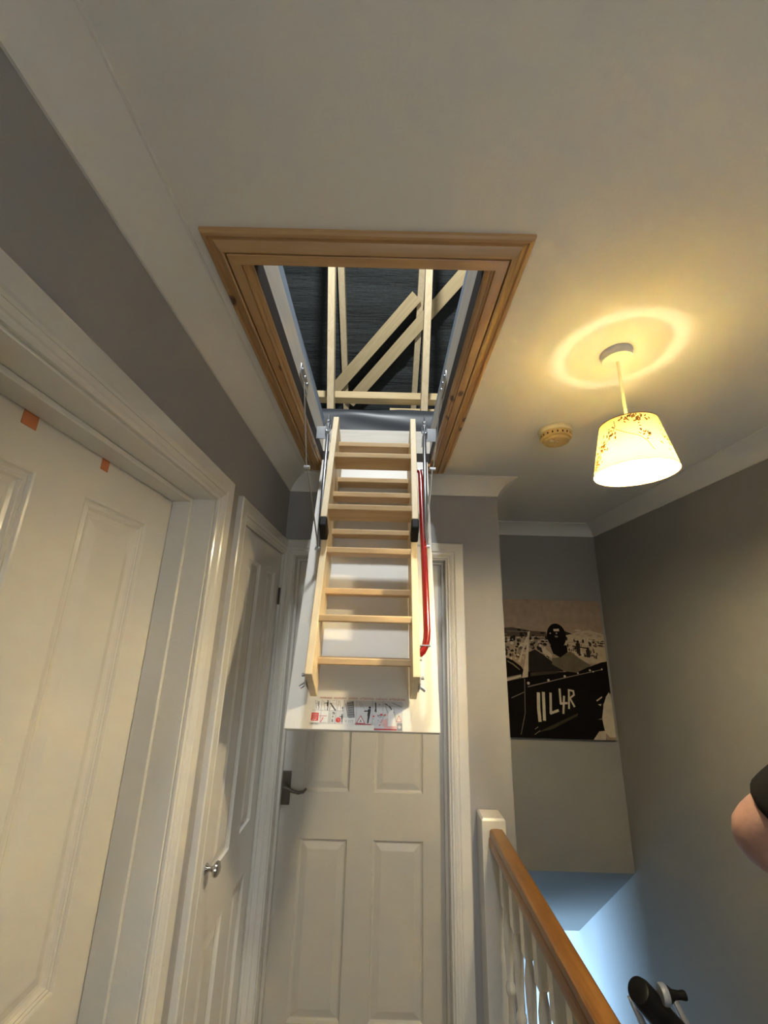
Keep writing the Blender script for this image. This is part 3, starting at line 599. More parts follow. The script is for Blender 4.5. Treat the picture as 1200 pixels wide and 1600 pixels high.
for a, b, e0, e1, lb in ((a1, b1, 0.25, 0.0, 'shorter diagonal pine brace with a square cut upper end, left of the long one'), (a2, b2, 0.25, 0.9, 'longer diagonal pine brace with a big knot, rising to the right behind the right web')):
    d = b-a; a = a-d*e0; b = b+d*e1
    A = Vector((a.x, a.y, roofz(a.y))) - rn*0.108; B = Vector((b.x, b.y, roofz(b.y))) - rn*0.108
    dd = (B-A).normalized(); u = dd.cross(rn).normalized(); L_ = (B-A).length
    o = ob('diagonal_brace', MB().box(-L_/2, L_/2, -0.0465, 0.0465, -0.011, 0.011), 'roofx', bevel=0.002)
    mw = Matrix((dd, u, dd.cross(u))).transposed().to_4x4(); mw.translation = (A+B)/2; o.matrix_world = mw
    tag(o, lb, 'brace', 'diagonal braces under the rafters')
timber('roof_binder', (-1.6, 2.415, 3.172), (1.6, 2.415, 3.172), (0, 0, 1), 0.050, 0.075, 'roofx', 'long yellow pine binder running across behind the two truss webs', 'binder')
timber('binder_splice', (0.012, 2.46, 3.085), (0.9, 2.46, 3.085), (0, 0, 1), 0.06, 0.04, 'roofx', 'short pale board just below the binder, at its right end', 'board')
timber('lower_board', (-0.9, 2.62, 3.03), (-0.15, 2.62, 3.03), (0, 0, 1), 0.06, 0.04, 'roofx', 'short shaded board just below the binder, at its left end', 'board')

# ------------------------------------------------------------------ pendant lamp
PX, PY = 0.62, 0.937
pl_ = empty('pendant_lamp', (PX, PY, H)); tag(pl_, 'lit ceiling pendant with a small tapered floral shade, to the right of the hatch', 'pendant lamp')
ob('ceiling_rose', MB().lathe((PX, PY, H), (0, 0, -1), [(0, 0), (0.040, 0), (0.0405, 0.003), (0.039, 0.019), (0.037, 0.022), (0.011, 0.0235), (0.0075, 0.026), (0.006, 0.028), (0, 0.028)], 40), 'plastic', pl_, smooth=True)
ob('cord', MB().tube([(PX, PY, H-0.026), (PX, PY, 2.165)], 0.0038, 12), 'cord', pl_, smooth=True)
ZT, ZBm, RT, RB = 2.180, 2.047, 0.0665, 0.0935
def shade_r(z): return RT + (RB-RT)*(ZT-z)/(ZT-ZBm)
sh = ob('lamp_shade', MB().lathe((PX, PY, 0), (0, 0, 1), [(shade_r(ZT-k*(ZT-ZBm)/10), ZT-k*(ZT-ZBm)/10) for k in range(11)], 64), 'shade', pl_, smooth=True); sh['label'] = 'cream tapered fabric shade printed with brown leafy twigs'
for r, z in ((RT, ZT), (RB, ZBm)):
    ob('shade_rim', MB().tube([(PX+r*math.cos(2*PI*k/64), PY+r*math.sin(2*PI*k/64), z) for k in range(65)], 0.0011, 6, False), 'shadeprint', sh, smooth=True)
sp = MB()
for k in range(3):
    a = 2*PI*k/3+0.4; sp.tube([(PX+0.016*math.cos(a), PY+0.016*math.sin(a), ZT-0.016), (PX+RT*math.cos(a), PY+RT*math.sin(a), ZT)], 0.0013, 6)
sp.tube([(PX+0.017*math.cos(2*PI*k/24), PY+0.017*math.sin(2*PI*k/24), ZT-0.016) for k in range(25)], 0.0016, 6, False)
ob('shade_ring', sp, 'plastic', sh, smooth=True)
hl = ob('lamp_holder', MB().lathe((PX, PY, 0), (0, 0, 1), [(0, 2.170), (0.007, 2.169), (0.012, 2.160), (0.0165, 2.150), (0.0165, 2.120), (0.0155, 2.108), (0, 2.108)], 24), 'plastic', pl_, smooth=True)
ob('bulb_base', MB().lathe((PX, PY, 0), (0, 0, 1), [(0, 2.112), (0.0140, 2.112), (0.0150, 2.106), (0.0220, 2.095), (0.0240, 2.0895), (0, 2.089)], 28), 'plastic', pl_, smooth=True)
ob('bulb', MB().lathe((PX, PY, 0), (0, 0, 1), [(0, 2.0888), (0.0238, 2.0888), (0.0280, 2.081), (0.0290, 2.072), (0.0262, 2.058), (0.019, 2.048), (0.009, 2.043), (0, 2.042)], 24), 'bulb', pl_, smooth=True)
ob('added_light_baffle', MB().lathe((PX, PY, 0), (0, 0, 1), [(0.0168, 2.1565), (0.0530, 2.1565), (0.0540, 2.158), (0.0530, 2.1595), (0.0120, 2.1600)], 40), 'plastic', hl, smooth=True)  # added unseen disc: blocks steep upward light, leaving a ring on the ceiling
# twigs and leaves printed on the shade (flat print just off the fabric)
def sp_(a, z, off=0.0006): r = shade_r(z)+off; return Vector((PX+r*math.cos(a), PY+r*math.sin(a), z))
tw = MB(); lf = MB(); rnd = random.Random(11)
def twig(pts, wd):
    for (a0, z0), (a1, z1) in zip(pts[:-1], pts[1:]):
        for k in range(4):
            t0, t1 = k/4, (k+1)/4; A0, Z0, A1, Z1 = a0+(a1-a0)*t0, z0+(z1-z0)*t0, a0+(a1-a0)*t1, z0+(z1-z0)*t1
            da, dz = (A1-A0)*0.08, Z1-Z0; L_ = math.hypot(da, dz) or 1; na, nz = -dz/L_*wd/2/0.08, da/L_*wd/2
            tw.add([sp_(A0+na, Z0+nz), sp_(A1+na, Z1+nz), sp_(A1-na, Z1-nz), sp_(A0-na, Z0-nz)], [(0, 1, 2, 3)])
def leaf(mb, a, z, L_, wd, ang):
    pts = []
    for k in range(8):
        t = 2*PI*k/8; x, y = L_/2*math.cos(t), wd/2*math.sin(t); pts.append(sp_(a+(x*math.cos(ang)-y*math.sin(ang))/0.08, max(ZBm+0.002, min(ZT-0.002, z+x*math.sin(ang)+y*math.cos(ang))), 0.0008))
    mb.add(pts, [list(range(8))])
def cluster(a, z, sa, sz, n, ochre=0.5):
    for _ in range(n):
        aa, zz = a+rnd.gauss(0, sa), z+rnd.gauss(0, sz)
        leaf(lf if rnd.random() < ochre else tw, aa, zz, rnd.uniform(0.005, 0.011), rnd.uniform(0.0025, 0.005), rnd.uniform(0, PI))
CAMA = math.atan2(-PY, -PX)       # the side of the shade that faces the landing
for rep in range(2):
    q = CAMA + rep*PI
    twig([(q-0.42, 2.170), (q-0.38, 2.152), (q-0.46, 2.140)], 0.0018)
    twig([(q-0.38, 2.145), (q-0.10, 2.128), (q+0.18, 2.115), (q+0.28, 2.110), (q+0.42, 2.095), (q+0.52, 2.070)], 0.0018)
    twig([(q-0.46, 2.140), (q-0.62, 2.122), (q-0.85, 2.100), (q-1.0, 2.075)], 0.0014)
    cluster(q+0.05, 2.170, 0.16, 0.005, 30, 0.7); cluster(q+0.40, 2.163, 0.14, 0.006, 18, 0.4); cluster(q-0.5, 2.135, 0.10, 0.008, 14, 0.3)
    cluster(q-0.80, 2.112, 0.10, 0.012, 22, 0.6); cluster(q-1.02, 2.085, 0.10, 0.014, 40, 0.75); cluster(q-1.15, 2.062, 0.12, 0.006, 20, 0.6); cluster(q+0.42, 2.120, 0.08, 0.010, 14, 0.2)
    cluster(q+1.2, 2.11, 0.2, 0.02, 30, 0.5)
ob('twig_print', tw, 'shadeprint', sh)['kind'] = 'stuff'; ob('leaf_print', lf, 'shadeprint2', sh)['kind'] = 'stuff'

# ------------------------------------------------------------------ smoke alarm
DX, DY = 0.633, 1.378
sd_ = empty('smoke_alarm', (DX, DY, H)); tag(sd_, 'round yellowed smoke alarm on the ceiling between the pendant and the wall', 'smoke alarm')
ob('base_plate', MB().lathe((DX, DY, H), (0, 0, -1), [(0, 0), (0.060, 0), (0.0615, 0.003), (0.060, 0.016), (0.057, 0.018), (0, 0.018)], 48), 'detbase', sd_, smooth=True)
dc = ob('alarm_cover', MB().lathe((DX, DY, H), (0, 0, -1), [(0.054, 0.017), (0.0545, 0.022), (0.056, 0.0225), (0.056, 0.036), (0.052, 0.040), (0.048, 0.041), (0.048, 0.045), (0.046, 0.050), (0.043, 0.0515), (0.036, 0.0520), (0.034, 0.0495), (0, 0.0490)], 48), 'detector', sd_, smooth=True, angle=30)
ob('test_button', MB().lathe((DX-0.020, DY-0.012, H-0.049), (0, 0, -1), [(0, -0.001), (0.008, -0.001), (0.008, 0.003), (0.005, 0.0045), (0, 0.0045)], 20), 'detbase', dc, smooth=True)
ob('indicator_lens', MB().lathe((DX+0.002, DY-0.010, H-0.049), (0, 0, -1), [(0, -0.001), (0.005, -0.001), (0.005, 0.002), (0, 0.003)], 16), 'detbase', dc, smooth=True)
gr = MB()
for k in range(20):
    a = 2*PI*k/20; gr.hexa([(DX+0.0562*math.cos(a+i*0.09), DY+0.0562*math.sin(a+i*0.09), H-z) if r else (DX+0.053*math.cos(a+i*0.09), DY+0.053*math.sin(a+i*0.09), H-z) for z in (0.0335, 0.026) for (r, i) in ((0, 0), (1, 0), (1, 1), (0, 1))])
ob('vent_slots', gr, 'gasket', dc)

# ------------------------------------------------------------------ canvas picture on the bulkhead wall
PCY = 2.705
pc = empty('canvas_picture', (1.06, 2.72, 1.48)); tag(pc, 'sepia canvas picture of a helmeted driver in a racing car, above the stairs', 'picture')
CXa, CXb, CZa, CZb = 0.640, 1.416, 1.070, 1.885
cv = MB().hexa([(CXa, PCY+0.0005, CZa), (CXb, PCY+0.0005, CZa), (CXb, PCY+0.029, CZa), (CXa, PCY+0.029, CZa), (CXa, PCY+0.0005, CZb), (CXb, PCY+0.0005, CZb), (CXb, PCY+0.029, CZb), (CXa, PCY+0.029, CZb)])
MAT['canvas_edge'] = mat('canvas_edge', (0.16, 0.13, 0.11), 0.8)
ob('stretched_canvas', cv, 'canvas_edge', pc, bevel=0.003)
CC = {'sky': (0.36, 0.265, 0.19), 'hill': (0.52, 0.41, 0.29), 'tree': (0.10, 0.075, 0.055), 'crowd': (0.36, 0.28, 0.20), 'dark': (0.025, 0.02, 0.016), 'black': (0.008, 0.006, 0.005), 'pale': (0.56, 0.46, 0.34), 'cream': (0.60, 0.52, 0.39), 'torso': (0.14, 0.115, 0.075), 'grey': (0.19, 0.155, 0.12), 'olive': (0.055, 0.045, 0.025), 'sheen': (0.22, 0.17, 0.13)}
CK = list(CC); CM = [mat('canvas_' + k, CC[k], 0.9, noise=0.3, nscale=25, spec=0.1) for k in CK]
class Canvas:
    def __init__(s): s.mb = MB(); s.k = 0
    def poly(s, pts, c):
        pts = [(min(CXb-0.001, max(CXa+0.001, x)), min(CZb-0.001, max(CZa+0.001, z))) for x, z in pts]
        s.k += 1; y = PCY - s.k*0.000008
        s.mb.add([(x, y, z) for x, z in pts], [list(range(len(pts)))], CK.index(c))
    def line(s, pts, wd, c):
        for (x0, z0), (x1, z1) in zip(pts[:-1], pts[1:]):
            d = math.hypot(x1-x0, z1-z0) or 1; nx, nz = -(z1-z0)/d*wd/2, (x1-x0)/d*wd/2; ex, ez = (x1-x0)/d*wd*0.3, (z1-z0)/d*wd*0.3
            s.poly([(x0-ex+nx, z0-ez+nz), (x1+ex+nx, z1+ez+nz), (x1+ex-nx, z1+ez-nz), (x0-ex-nx, z0-ez-nz)], c)
    def disc(s, x, z, rx, c, rz=None, n=20): s.poly([(x+rx*math.cos(2*PI*a/n), z+(rz or rx)*math.sin(2*PI*a/n)) for a in range(n)], c)
cn = Canvas(); rnd = random.Random(4)
cn.poly([(CXa, CZa), (CXb, CZa), (CXb, CZb), (CXa, CZb)], 'sky')
cn.poly([(1.165, 1.66), (1.25, 1.688), (1.33, 1.70), (1.43, 1.675), (1.43, 1.50), (1.16, 1.50)], 'hill')
for _ in range(26):
    x, z = rnd.uniform(1.19, 1.41), rnd.uniform(1.60, 1.70); cn.disc(x, z, rnd.uniform(0.006, 0.03), rnd.choice(['hill', 'crowd', 'sky', 'pale']), rnd.uniform(0.003, 0.006), 8)
cn.poly([(0.556, 1.7), (0.79, 1.703), (0.83, 1.706), (0.881, 1.699), (0.92, 1.694), (0.965, 1.686), (1.01, 1.684), (1.05, 1.683), (1.056, 1.651), (0.942, 1.651), (0.787, 1.643), (0.554, 1.644)], 'tree')
for _ in range(30): cn.disc(rnd.uniform(0.65, 1.05), rnd.uniform(1.64, 1.695), rnd.uniform(0.005, 0.018), rnd.choice(['tree', 'grey', 'tree', 'dark']), rnd.uniform(0.004, 0.009), 8)
cn.poly([(0.554, 1.650), (0.787, 1.648), (1.056, 1.654), (1.066, 1.52), (0.996, 1.50), (0.779, 1.50), (0.55, 1.50)], 'crowd')
for _ in range(170): cn.disc(rnd.uniform(0.65, 1.055), rnd.uniform(1.515, 1.648), rnd.uniform(0.004, 0.014), rnd.choice(['dark', 'pale', 'grey', 'tree', 'cream', 'dark']), rnd.uniform(0.004, 0.013), 7)
for _ in range(60): cn.disc(rnd.uniform(1.175, 1.36), rnd.uniform(1.535, 1.645), rnd.uniform(0.003, 0.009), rnd.choice(['dark', 'dark', 'tree', 'cream', 'grey']), rnd.uniform(0.004, 0.014), 7)
for _ in range(14): cn.disc(rnd.uniform(1.34, 1.42), rnd.uniform(1.60, 1.65), rnd.uniform(0.004, 0.012), rnd.choice(['tree', 'dark', 'grey']), 0.004, 7)
for x, z, h in ((1.245, 1.555, 0.085), (1.305, 1.535, 0.06)):
    cn.poly([(x-0.012, z), (x+0.010, z), (x+0.013, z+h*0.75), (x-0.014, z+h*0.75)], 'dark'); cn.disc(x, z+h*0.85, 0.009, 'dark')
cn.line([(1.21, 1.60), (1.30, 1.59)], 0.007, 'dark'); cn.line([(1.28, 1.545), (1.34, 1.545)], 0.006, 'dark')
PO = {'cone': ('dark', [(1.169, 1.691), (1.213, 1.675), (1.17, 1.665)]), 'cock': ('dark', [(0.926, 1.556), (0.969, 1.575), (1.018, 1.546), (1.071, 1.505), (1.142, 1.448), (0.92, 1.436)]),
'car': ('black', [(0.551, 1.546), (0.78, 1.522), (0.823, 1.508), (0.875, 1.471), (0.895, 1.441), (1.142, 1.445), (1.31, 1.482), (1.377, 1.507), (1.416, 1.514), (1.416, 1.332), (1.362, 1.268), (1.354, 1.112), (1.358, 1.06), (0.778, 1.06), (0.535, 1.06)]),
'hood': ('sheen', [(0.545, 1.38), (0.782, 1.406), (0.872, 1.426), (0.874, 1.403), (0.784, 1.383), (0.544, 1.356)]), 'hood2': ('pale', [(0.62, 1.383), (0.79, 1.400), (0.871, 1.421), (0.872, 1.410), (0.79, 1.386), (0.62, 1.367)]),
'pil': ('pale', [(0.93, 1.679), (0.946, 1.686), (0.935, 1.623), (0.913, 1.41), (0.875, 1.404), (0.9, 1.495), (0.922, 1.617)]), 'pil2': ('pale', [(0.918, 1.648), (0.931, 1.651), (0.871, 1.491), (0.856, 1.499)]), 'top': ('grey', [(0.80, 1.685), (0.93, 1.683), (0.93, 1.678), (0.80, 1.680)]),
'arm': ('pale', [(1.009, 1.595), (1.033, 1.583), (1.076, 1.545), (1.073, 1.521), (1.018, 1.555)]), 'torso': ('torso', [(1.073, 1.524), (1.125, 1.532), (1.192, 1.569), (1.245, 1.528), (1.314, 1.487), (1.217, 1.443), (1.142, 1.451), (1.07, 1.488)]),
'neck': ('black', [(1.067, 1.602), (1.174, 1.605), (1.176, 1.562), (1.125, 1.53), (1.082, 1.553)]), 'rail': ('sheen', [(0.908, 1.357), (1.138, 1.414), (1.378, 1.467), (1.377, 1.463), (1.138, 1.408), (0.907, 1.351)]),
'rail2': ('sheen', [(0.803, 1.291), (0.883, 1.325), (0.883, 1.321), (0.803, 1.286)]), 'rail3': ('grey', [(0.889, 1.4), (0.893, 1.4), (0.883, 1.205), (0.850, 1.089), (0.846, 1.089), (0.879, 1.205)]), 'screen': ('grey', [(0.79, 1.505), (0.83, 1.485), (0.868, 1.452), (0.862, 1.450), (0.82, 1.482), (0.79, 1.498)]),
'exh': ('olive', [(0.949, 1.102), (1.025, 1.137), (1.204, 1.214), (1.196, 1.197), (1.036, 1.121)]), 'tyre': ('cream', [(1.405, 1.335), (1.416, 1.30), (1.416, 1.086), (1.381, 1.086), (1.354, 1.112), (1.345, 1.189), (1.364, 1.263), (1.385, 1.312)]),
'white': ('pale', [(1.28, 1.06), (1.318, 1.116), (1.358, 1.121), (1.355, 1.06)]), 'bit': ('pale', [(1.321, 1.287), (1.358, 1.311), (1.361, 1.305), (1.327, 1.282)]), 'bit2': ('pale', [(1.328, 1.265), (1.35, 1.268), (1.345, 1.257)]), 'bit3': ('grey', [(1.317, 1.18), (1.349, 1.192), (1.345, 1.181)])}
for c, pts in PO.values(): cn.poly(pts, c)
cn.poly([(0.93, 1.437), (1.10, 1.450), (1.10, 1.437), (0.93, 1.415)], 'olive')
hx = [(1.113+0.061*math.cos(2*PI*a/28), 1.660+0.076*math.sin(2*PI*a/28)) for a in range(28)]; cn.poly(hx, 'black')
cn.poly([(1.096, 1.701), (1.132, 1.704), (1.134, 1.689), (1.098, 1.688)], 'pale'); cn.poly([(1.102, 1.662), (1.124, 1.659), (1.12, 1.65), (1.104, 1.651)], 'grey'); cn.disc(1.075, 1.675, 0.004, 'pale'); cn.disc(1.115, 1.676, 0.006, 'sheen')
for pts, wd in (([(0.97, 1.318), (0.965, 1.236), (0.967, 1.166)], 0.0192), ([(1.001, 1.322), (0.998, 1.248), (0.995, 1.172)], 0.0178), ([(1.045, 1.32), (1.037, 1.209), (1.082, 1.225)], 0.0142), ([(1.103, 1.345), (1.102, 1.264), (1.141, 1.268)], 0.0121), ([(1.126, 1.305), (1.113, 1.211)], 0.0121), ([(1.159, 1.343), (1.15, 1.239)], 0.0107), ([(1.159, 1.342), (1.186, 1.337), (1.188, 1.315), (1.161, 1.296)], 0.01), ([(1.161, 1.296), (1.184, 1.25)], 0.0107)): cn.line(pts, wd, 'cream')
for x, z, r in ((0.913, 1.375, 0.0085), (1.039, 1.395, 0.0078), (1.142, 1.42, 0.0071), (1.226, 1.441, 0.005), (1.303, 1.459, 0.0064), (1.322, 1.452, 0.005), (1.378, 1.467, 0.005)): cn.disc(x, z, r, 'pale')
for x, z in ((0.935, 1.12), (0.945, 1.10), (0.93, 1.09)): cn.line([(x, z), (x+0.018, z+0.012)], 0.004, 'sheen')
pp = ob('canvas_print', cn.mb, CM, pc); pp['label'] = 'sepia print of an old racing car marked 11L4R with a helmeted driver'

# ------------------------------------------------------------------ balustrade of the landing
bl = empty('landing_balustrade', (0.458, 1.3, 0)); tag(bl, 'white landing balustrade with turned spindles and a varnished pine handrail beside the stairs', 'balustrade')
def newel(x0, x1, y0, y1, top):
    p = MB().rings([[(x0, y0, -0.2), (x1, y0, -0.2), (x1, y1, -0.2), (x0, y1, -0.2)], [(x0, y0, top-0.008), (x1, y0, top-0.008), (x1, y1, top-0.008), (x0, y1, top-0.008)], [(x0+0.006, y0+0.006, top), (x1-0.006, y0+0.006, top), (x1-0.006, y1-0.006, top), (x0+0.006, y1-0.006, top)]], True, True)
    return ob('newel_post', p, 'gloss', bl, bevel=0.002)
newel(0.405, 0.497, 1.842, 1.934, 0.972); newel(0.405, 0.497, 0.800, 0.892, 0.972)
RXC = 0.460
rprof = [(-0.030, 0.878), (-0.032, 0.890), (-0.031, 0.905), (-0.026, 0.912), (-0.028, 0.920), (-0.0255, 0.933), (-0.020, 0.9375), (0, 0.939), (0.020, 0.9375), (0.0255, 0.933), (0.028, 0.920), (0.026, 0.912), (0.031, 0.905), (0.032, 0.890), (0.030, 0.878)]
hr = ob('handrail', MB().rings([[(RXC+x, 0.888, z) for x, z in rprof], [(RXC+x, 1.846, z) for x, z in rprof]], True, True), 'raily', bl, smooth=True, angle=32); hr['label'] = 'varnished orange pine handrail'
ob('base_rail', MB().box(RXC-0.030, RXC+0.030, 0.89, 1.845, 0.0, 0.035), 'gloss', bl, bevel=0.004)
bp = [(0.0155, 0.0), (0.0155, 0.17), (0.010, 0.185), (0.016, 0.20), (0.010, 0.212), (0.017, 0.27), (0.0145, 0.36), (0.010, 0.47), (0.015, 0.482), (0.0165, 0.492), (0.015, 0.502), (0.010, 0.512), (0.0145, 0.60), (0.0165, 0.655), (0.010, 0.70), (0.016, 0.712), (0.010, 0.725), (0.0155, 0.74), (0.0155, 0.846)]
by0 = None
for k in range(8):
    y = 1.745 - k*0.110
    m = MB().box(RXC-0.0165, RXC+0.0165, y-0.0165, y+0.0165, 0.034, 0.20).box(RXC-0.0165, RXC+0.0165, y-0.0165, y+0.0165, 0.745, 0.880).lathe((RXC, y, 0.034), (0, 0, 1), [(r, h) for r, h in bp if 0.16 < h < 0.75], 20)
    if by0 is None: by0 = ob('baluster', m, 'gloss', bl, smooth=True, angle=35); yb0 = y
    else:
        o = by0.copy(); C.objects.link(o); o.location.y += y - yb0

# ------------------------------------------------------------------ person at the head of the stairs (only the left elbow reaches the frame)
person = empty('person', (1.08, 0.66, 0.0)); tag(person, 'person in a black short-sleeved top at the right edge, elbow bent', 'person')
def skin_mesh(name, joints, edges, m, parent, sub=2, root=0):
    me = bpy.data.meshes.new(name); c = sum((Vector(j[0]) for j in joints), Vector())/len(joints)
    me.from_pydata([tuple(Vector(j[0])-c) for j in joints], edges, []); o = link(name, me, c, parent)
    me.materials.append(MAT[m])
    md = o.modifiers.new('skin', 'SKIN'); md.use_smooth_shade = True
    for k, j in enumerate(joints):
        r = j[1] if isinstance(j[1], tuple) else (j[1], j[1]); me.skin_vertices[0].data[k].radius = r; me.skin_vertices[0].data[k].use_root = (k == root)
    sb = o.modifiers.new('sub', 'SUBSURF'); sb.levels = sub; sb.render_levels = sub
    bpy.context.view_layer.update(); dg = bpy.context.evaluated_depsgraph_get()
    nm = bpy.data.meshes.new_from_object(o.evaluated_get(dg)); o.modifiers.clear(); o.data = nm; nm.name = name
    if len(nm.materials) == 0: nm.materials.append(MAT[m])
    for p in nm.polygons: p.use_smooth = True
    return o
SHL = Vector((0.900, 0.760, 1.520)); ELL = Vector((0.738, 0.950, 1.278)); WRL = Vector((1.000, 1.000, 1.225))
SHR = Vector((1.270, 0.640, 1.520)); ELR = Vector((1.320, 0.640, 1.220)); WRR = Vector((1.325, 0.720, 0.980))
PC = Vector((1.085, 0.70, 0))
J = [((1.085, 0.68, 0.98), (0.125, 0.10)), ((1.085, 0.69, 1.15), (0.120, 0.095)), ((1.085, 0.70, 1.33), (0.135, 0.105)), ((1.085, 0.70, 1.46), (0.115, 0.090)), ((1.085, 0.705, 1.555), 0.058), ((1.085, 0.715, 1.625), 0.055),
     (SHL+Vector((0.03, 0, -0.02)), 0.066), (SHL.lerp(ELL, 0.5), 0.054), (ELL+Vector((0.014, -0.004, 0.004)), 0.062), (ELL.lerp(WRL, 0.22), 0.066), (ELL.lerp(WRL, 0.55), 0.040), (WRL, 0.029),
     (SHR+Vector((-0.03, 0, -0.02)), 0.066), (SHR.lerp(ELR, 0.5), 0.052), (ELR, 0.043), (ELR.lerp(WRR, 0.3), 0.043), (WRR, 0.028),
     ((0.995, 0.67, 0.90), 0.092), ((0.985, 0.69, 0.50), 0.062), ((0.985, 0.65, 0.30), 0.056), ((0.985, 0.64, 0.09), 0.040),
     ((1.175, 0.65, 0.90), 0.092), ((1.185, 0.66, 0.50), 0.062), ((1.185, 0.62, 0.30), 0.056), ((1.185, 0.61, 0.09), 0.040)]
ED = [(0, 1), (1, 2), (2, 3), (3, 4), (4, 5), (3, 6), (6, 7), (7, 8), (8, 9), (9, 10), (10, 11), (3, 12), (12, 13), (13, 14), (14, 15), (15, 16), (0, 17), (17, 18), (18, 19), (19, 20), (0, 21), (21, 22), (22, 23), (23, 24)]
body = skin_mesh('body', J, ED, 'skin', person)
# hands: palm and five fingers each
def hand(wr, d, side, nrm, nm):
    d = Vector(d).normalized(); side = Vector(side).normalized(); nrm = Vector(nrm).normalized(); wr = Vector(wr)
    J = [(wr, 0.026), (wr+d*0.045, (0.036, 0.018)), (wr+d*0.085, (0.038, 0.015))]; E = [(0, 1), (1, 2)]
    o = skin_mesh(nm, J, E, 'skin', person, 2)
    for k, (so, L_) in enumerate(((-0.030, 0.070), (-0.010, 0.080), (0.010, 0.076), (0.029, 0.060))):
        b = wr + d*0.082 + side*so
        skin_mesh('finger', [(b, 0.0095), (b+d*L_*0.4+nrm*0.008, 0.009), (b+d*L_*0.68+nrm*0.026, 0.0085), (b+d*L_*0.80+nrm*0.046, 0.0075)], [(0, 1), (1, 2), (2, 3)], 'skin', o, 1)
    b = wr + d*0.030 - side*0.030
    skin_mesh('thumb', [(b, 0.012), (b-side*0.026+d*0.026+nrm*0.010, 0.011), (b-side*0.034+d*0.056+nrm*0.022, 0.0095)], [(0, 1), (1, 2)], 'skin', o, 1)
hand(WRL, WRL-ELL, (0, -0.4, 1), (0.1, -0.9, -0.4), 'hand'); hand(WRR, (0.0, 0.25, -1), (0, 1, 0.2), (-1, 0, 0), 'hand')
# black short-sleeved top: torso with sleeves that end just above the elbow
mid = SHL.lerp(ELL, 0.60); cuf = SHL.lerp(ELL, 0.78)
T_ = [((1.085, 0.675, 0.84), (0.200, 0.150)), ((1.085, 0.685, 1.10), (0.185, 0.140)), ((1.085, 0.70, 1.33), (0.180, 0.135)), ((1.085, 0.70, 1.46), (0.150, 0.112)), ((1.085, 0.702, 1.53), 0.075),
      (SHL+Vector((0.02, 0, -0.02)), 0.086), (SHL.lerp(ELL, 0.42), 0.074), (SHL.lerp(ELL, 0.70), 0.074), (cuf+Vector((0.012, 0, 0)), 0.072),
      (SHR+Vector((-0.02, 0, -0.02)), 0.086), (SHR.lerp(ELR, 0.42), 0.070), (SHR.lerp(ELR, 0.85), 0.064)]
skin_mesh('black_top', T_, [(0, 1), (1, 2), (2, 3), (3, 4), (3, 5), (5, 6), (6, 7), (7, 8), (3, 9), (9, 10), (10, 11)], 'shirt', person)['label'] = 'black short-sleeved top'
skin_mesh('trousers', [((1.085, 0.68, 1.04), (0.165, 0.125)), ((1.085, 0.675, 0.93), (0.175, 0.130)), ((0.995, 0.67, 0.84), 0.105), ((0.985, 0.69, 0.50), 0.078), ((0.985, 0.65, 0.30), 0.072), ((0.985, 0.64, 0.08), 0.066), ((1.175, 0.65, 0.84), 0.105), ((1.185, 0.66, 0.50), 0.078), ((1.185, 0.62, 0.30), 0.072), ((1.185, 0.61, 0.08), 0.066)],
          [(0, 1), (1, 2), (2, 3), (3, 4), (4, 5), (1, 6), (6, 7), (7, 8), (8, 9)], 'jeans', person)
for x, y in ((0.985, 0.64), (1.185, 0.61)):
    skin_mesh('shoe', [((x, y-0.05, 0.045), (0.040, 0.044)), ((x, y+0.02, 0.055), (0.042, 0.052)), ((x, y+0.10, 0.040), (0.045, 0.036)), ((x, y+0.18, 0.030), (0.040, 0.026))], [(0, 1), (1, 2), (2, 3)], 'shoe', person)
# head facing the stairs
hc = Vector((1.085, 0.735, 1.735)); hd = MB()
bmh = bmesh.new(); bmesh.ops.create_uvsphere(bmh, u_segments=28, v_segments=20, radius=1.0)
for v in bmh.verts:
    p = v.co.copy(); x, y, z = p.x*0.076, p.y*0.096, p.z*0.118
    if z < -0.02: k = (-0.02-z)/0.098; x *= 1-0.32*k; y = y*(1-0.18*k)+0.010*k
    if p.y > 0.55 and abs(p.x) < 0.45 and -0.35 < p.z < 0.12: y += 0.020*(1-abs(p.x)/0.45)*max(0, 1-abs(p.z+0.16)/0.26)       # nose
    if p.y > 0.5 and 0.15 < abs(p.x) < 0.55 and 0.02 < p.z < 0.22: y -= 0.006
    v.co = (x, y, z)
me = bpy.data.meshes.new('head'); bmh.to_mesh(me); bmh.free(); me.materials.append(MAT['skin'])
for p in me.polygons: p.use_smooth = True
head = link('head', me, hc, person)
for s in (-1, 1):
    ob('eye', MB().lathe(hc+Vector((s*0.032, 0.080, 0.010)), (0, 1, 0), [(0, -0.004), (0.011, 0), (0.009, 0.006), (0.004, 0.009), (0, 0.0095)], 14), 'eye', head, smooth=True)
    ob('ear', MB().lathe(hc+Vector((s*0.074, -0.002, -0.005)), (s, -0.3, 0), [(0, -0.004), (0.018, -0.002), (0.028, 0.004), (0.022, 0.008), (0, 0.004)], 16), 'skin', head, smooth=True)
ob('mouth', MB().tube([hc+Vector((-0.024, 0.078, -0.066)), hc+Vector((0, 0.086, -0.064)), hc+Vector((0.024, 0.078, -0.066))], [0.002, 0.006, 0.002], 8), 'lip', head, smooth=True)
bmh = bmesh.new(); bmesh.ops.create_uvsphere(bmh, u_segments=28, v_segments=18, radius=1.0)
bmesh.ops.delete(bmh, geom=[v for v in bmh.verts if (v.co.z < 0.35 and v.co.y > 0.25) or v.co.z < -0.35], context='VERTS')
for v in bmh.verts: v.co = (v.co.x*0.081, v.co.y*0.101-0.003, v.co.z*0.124+0.002)
me = bpy.data.meshes.new('hair'); bmh.to_mesh(me); bmh.free(); me.materials.append(MAT['hair'])
for p in me.polygons: p.use_smooth = True
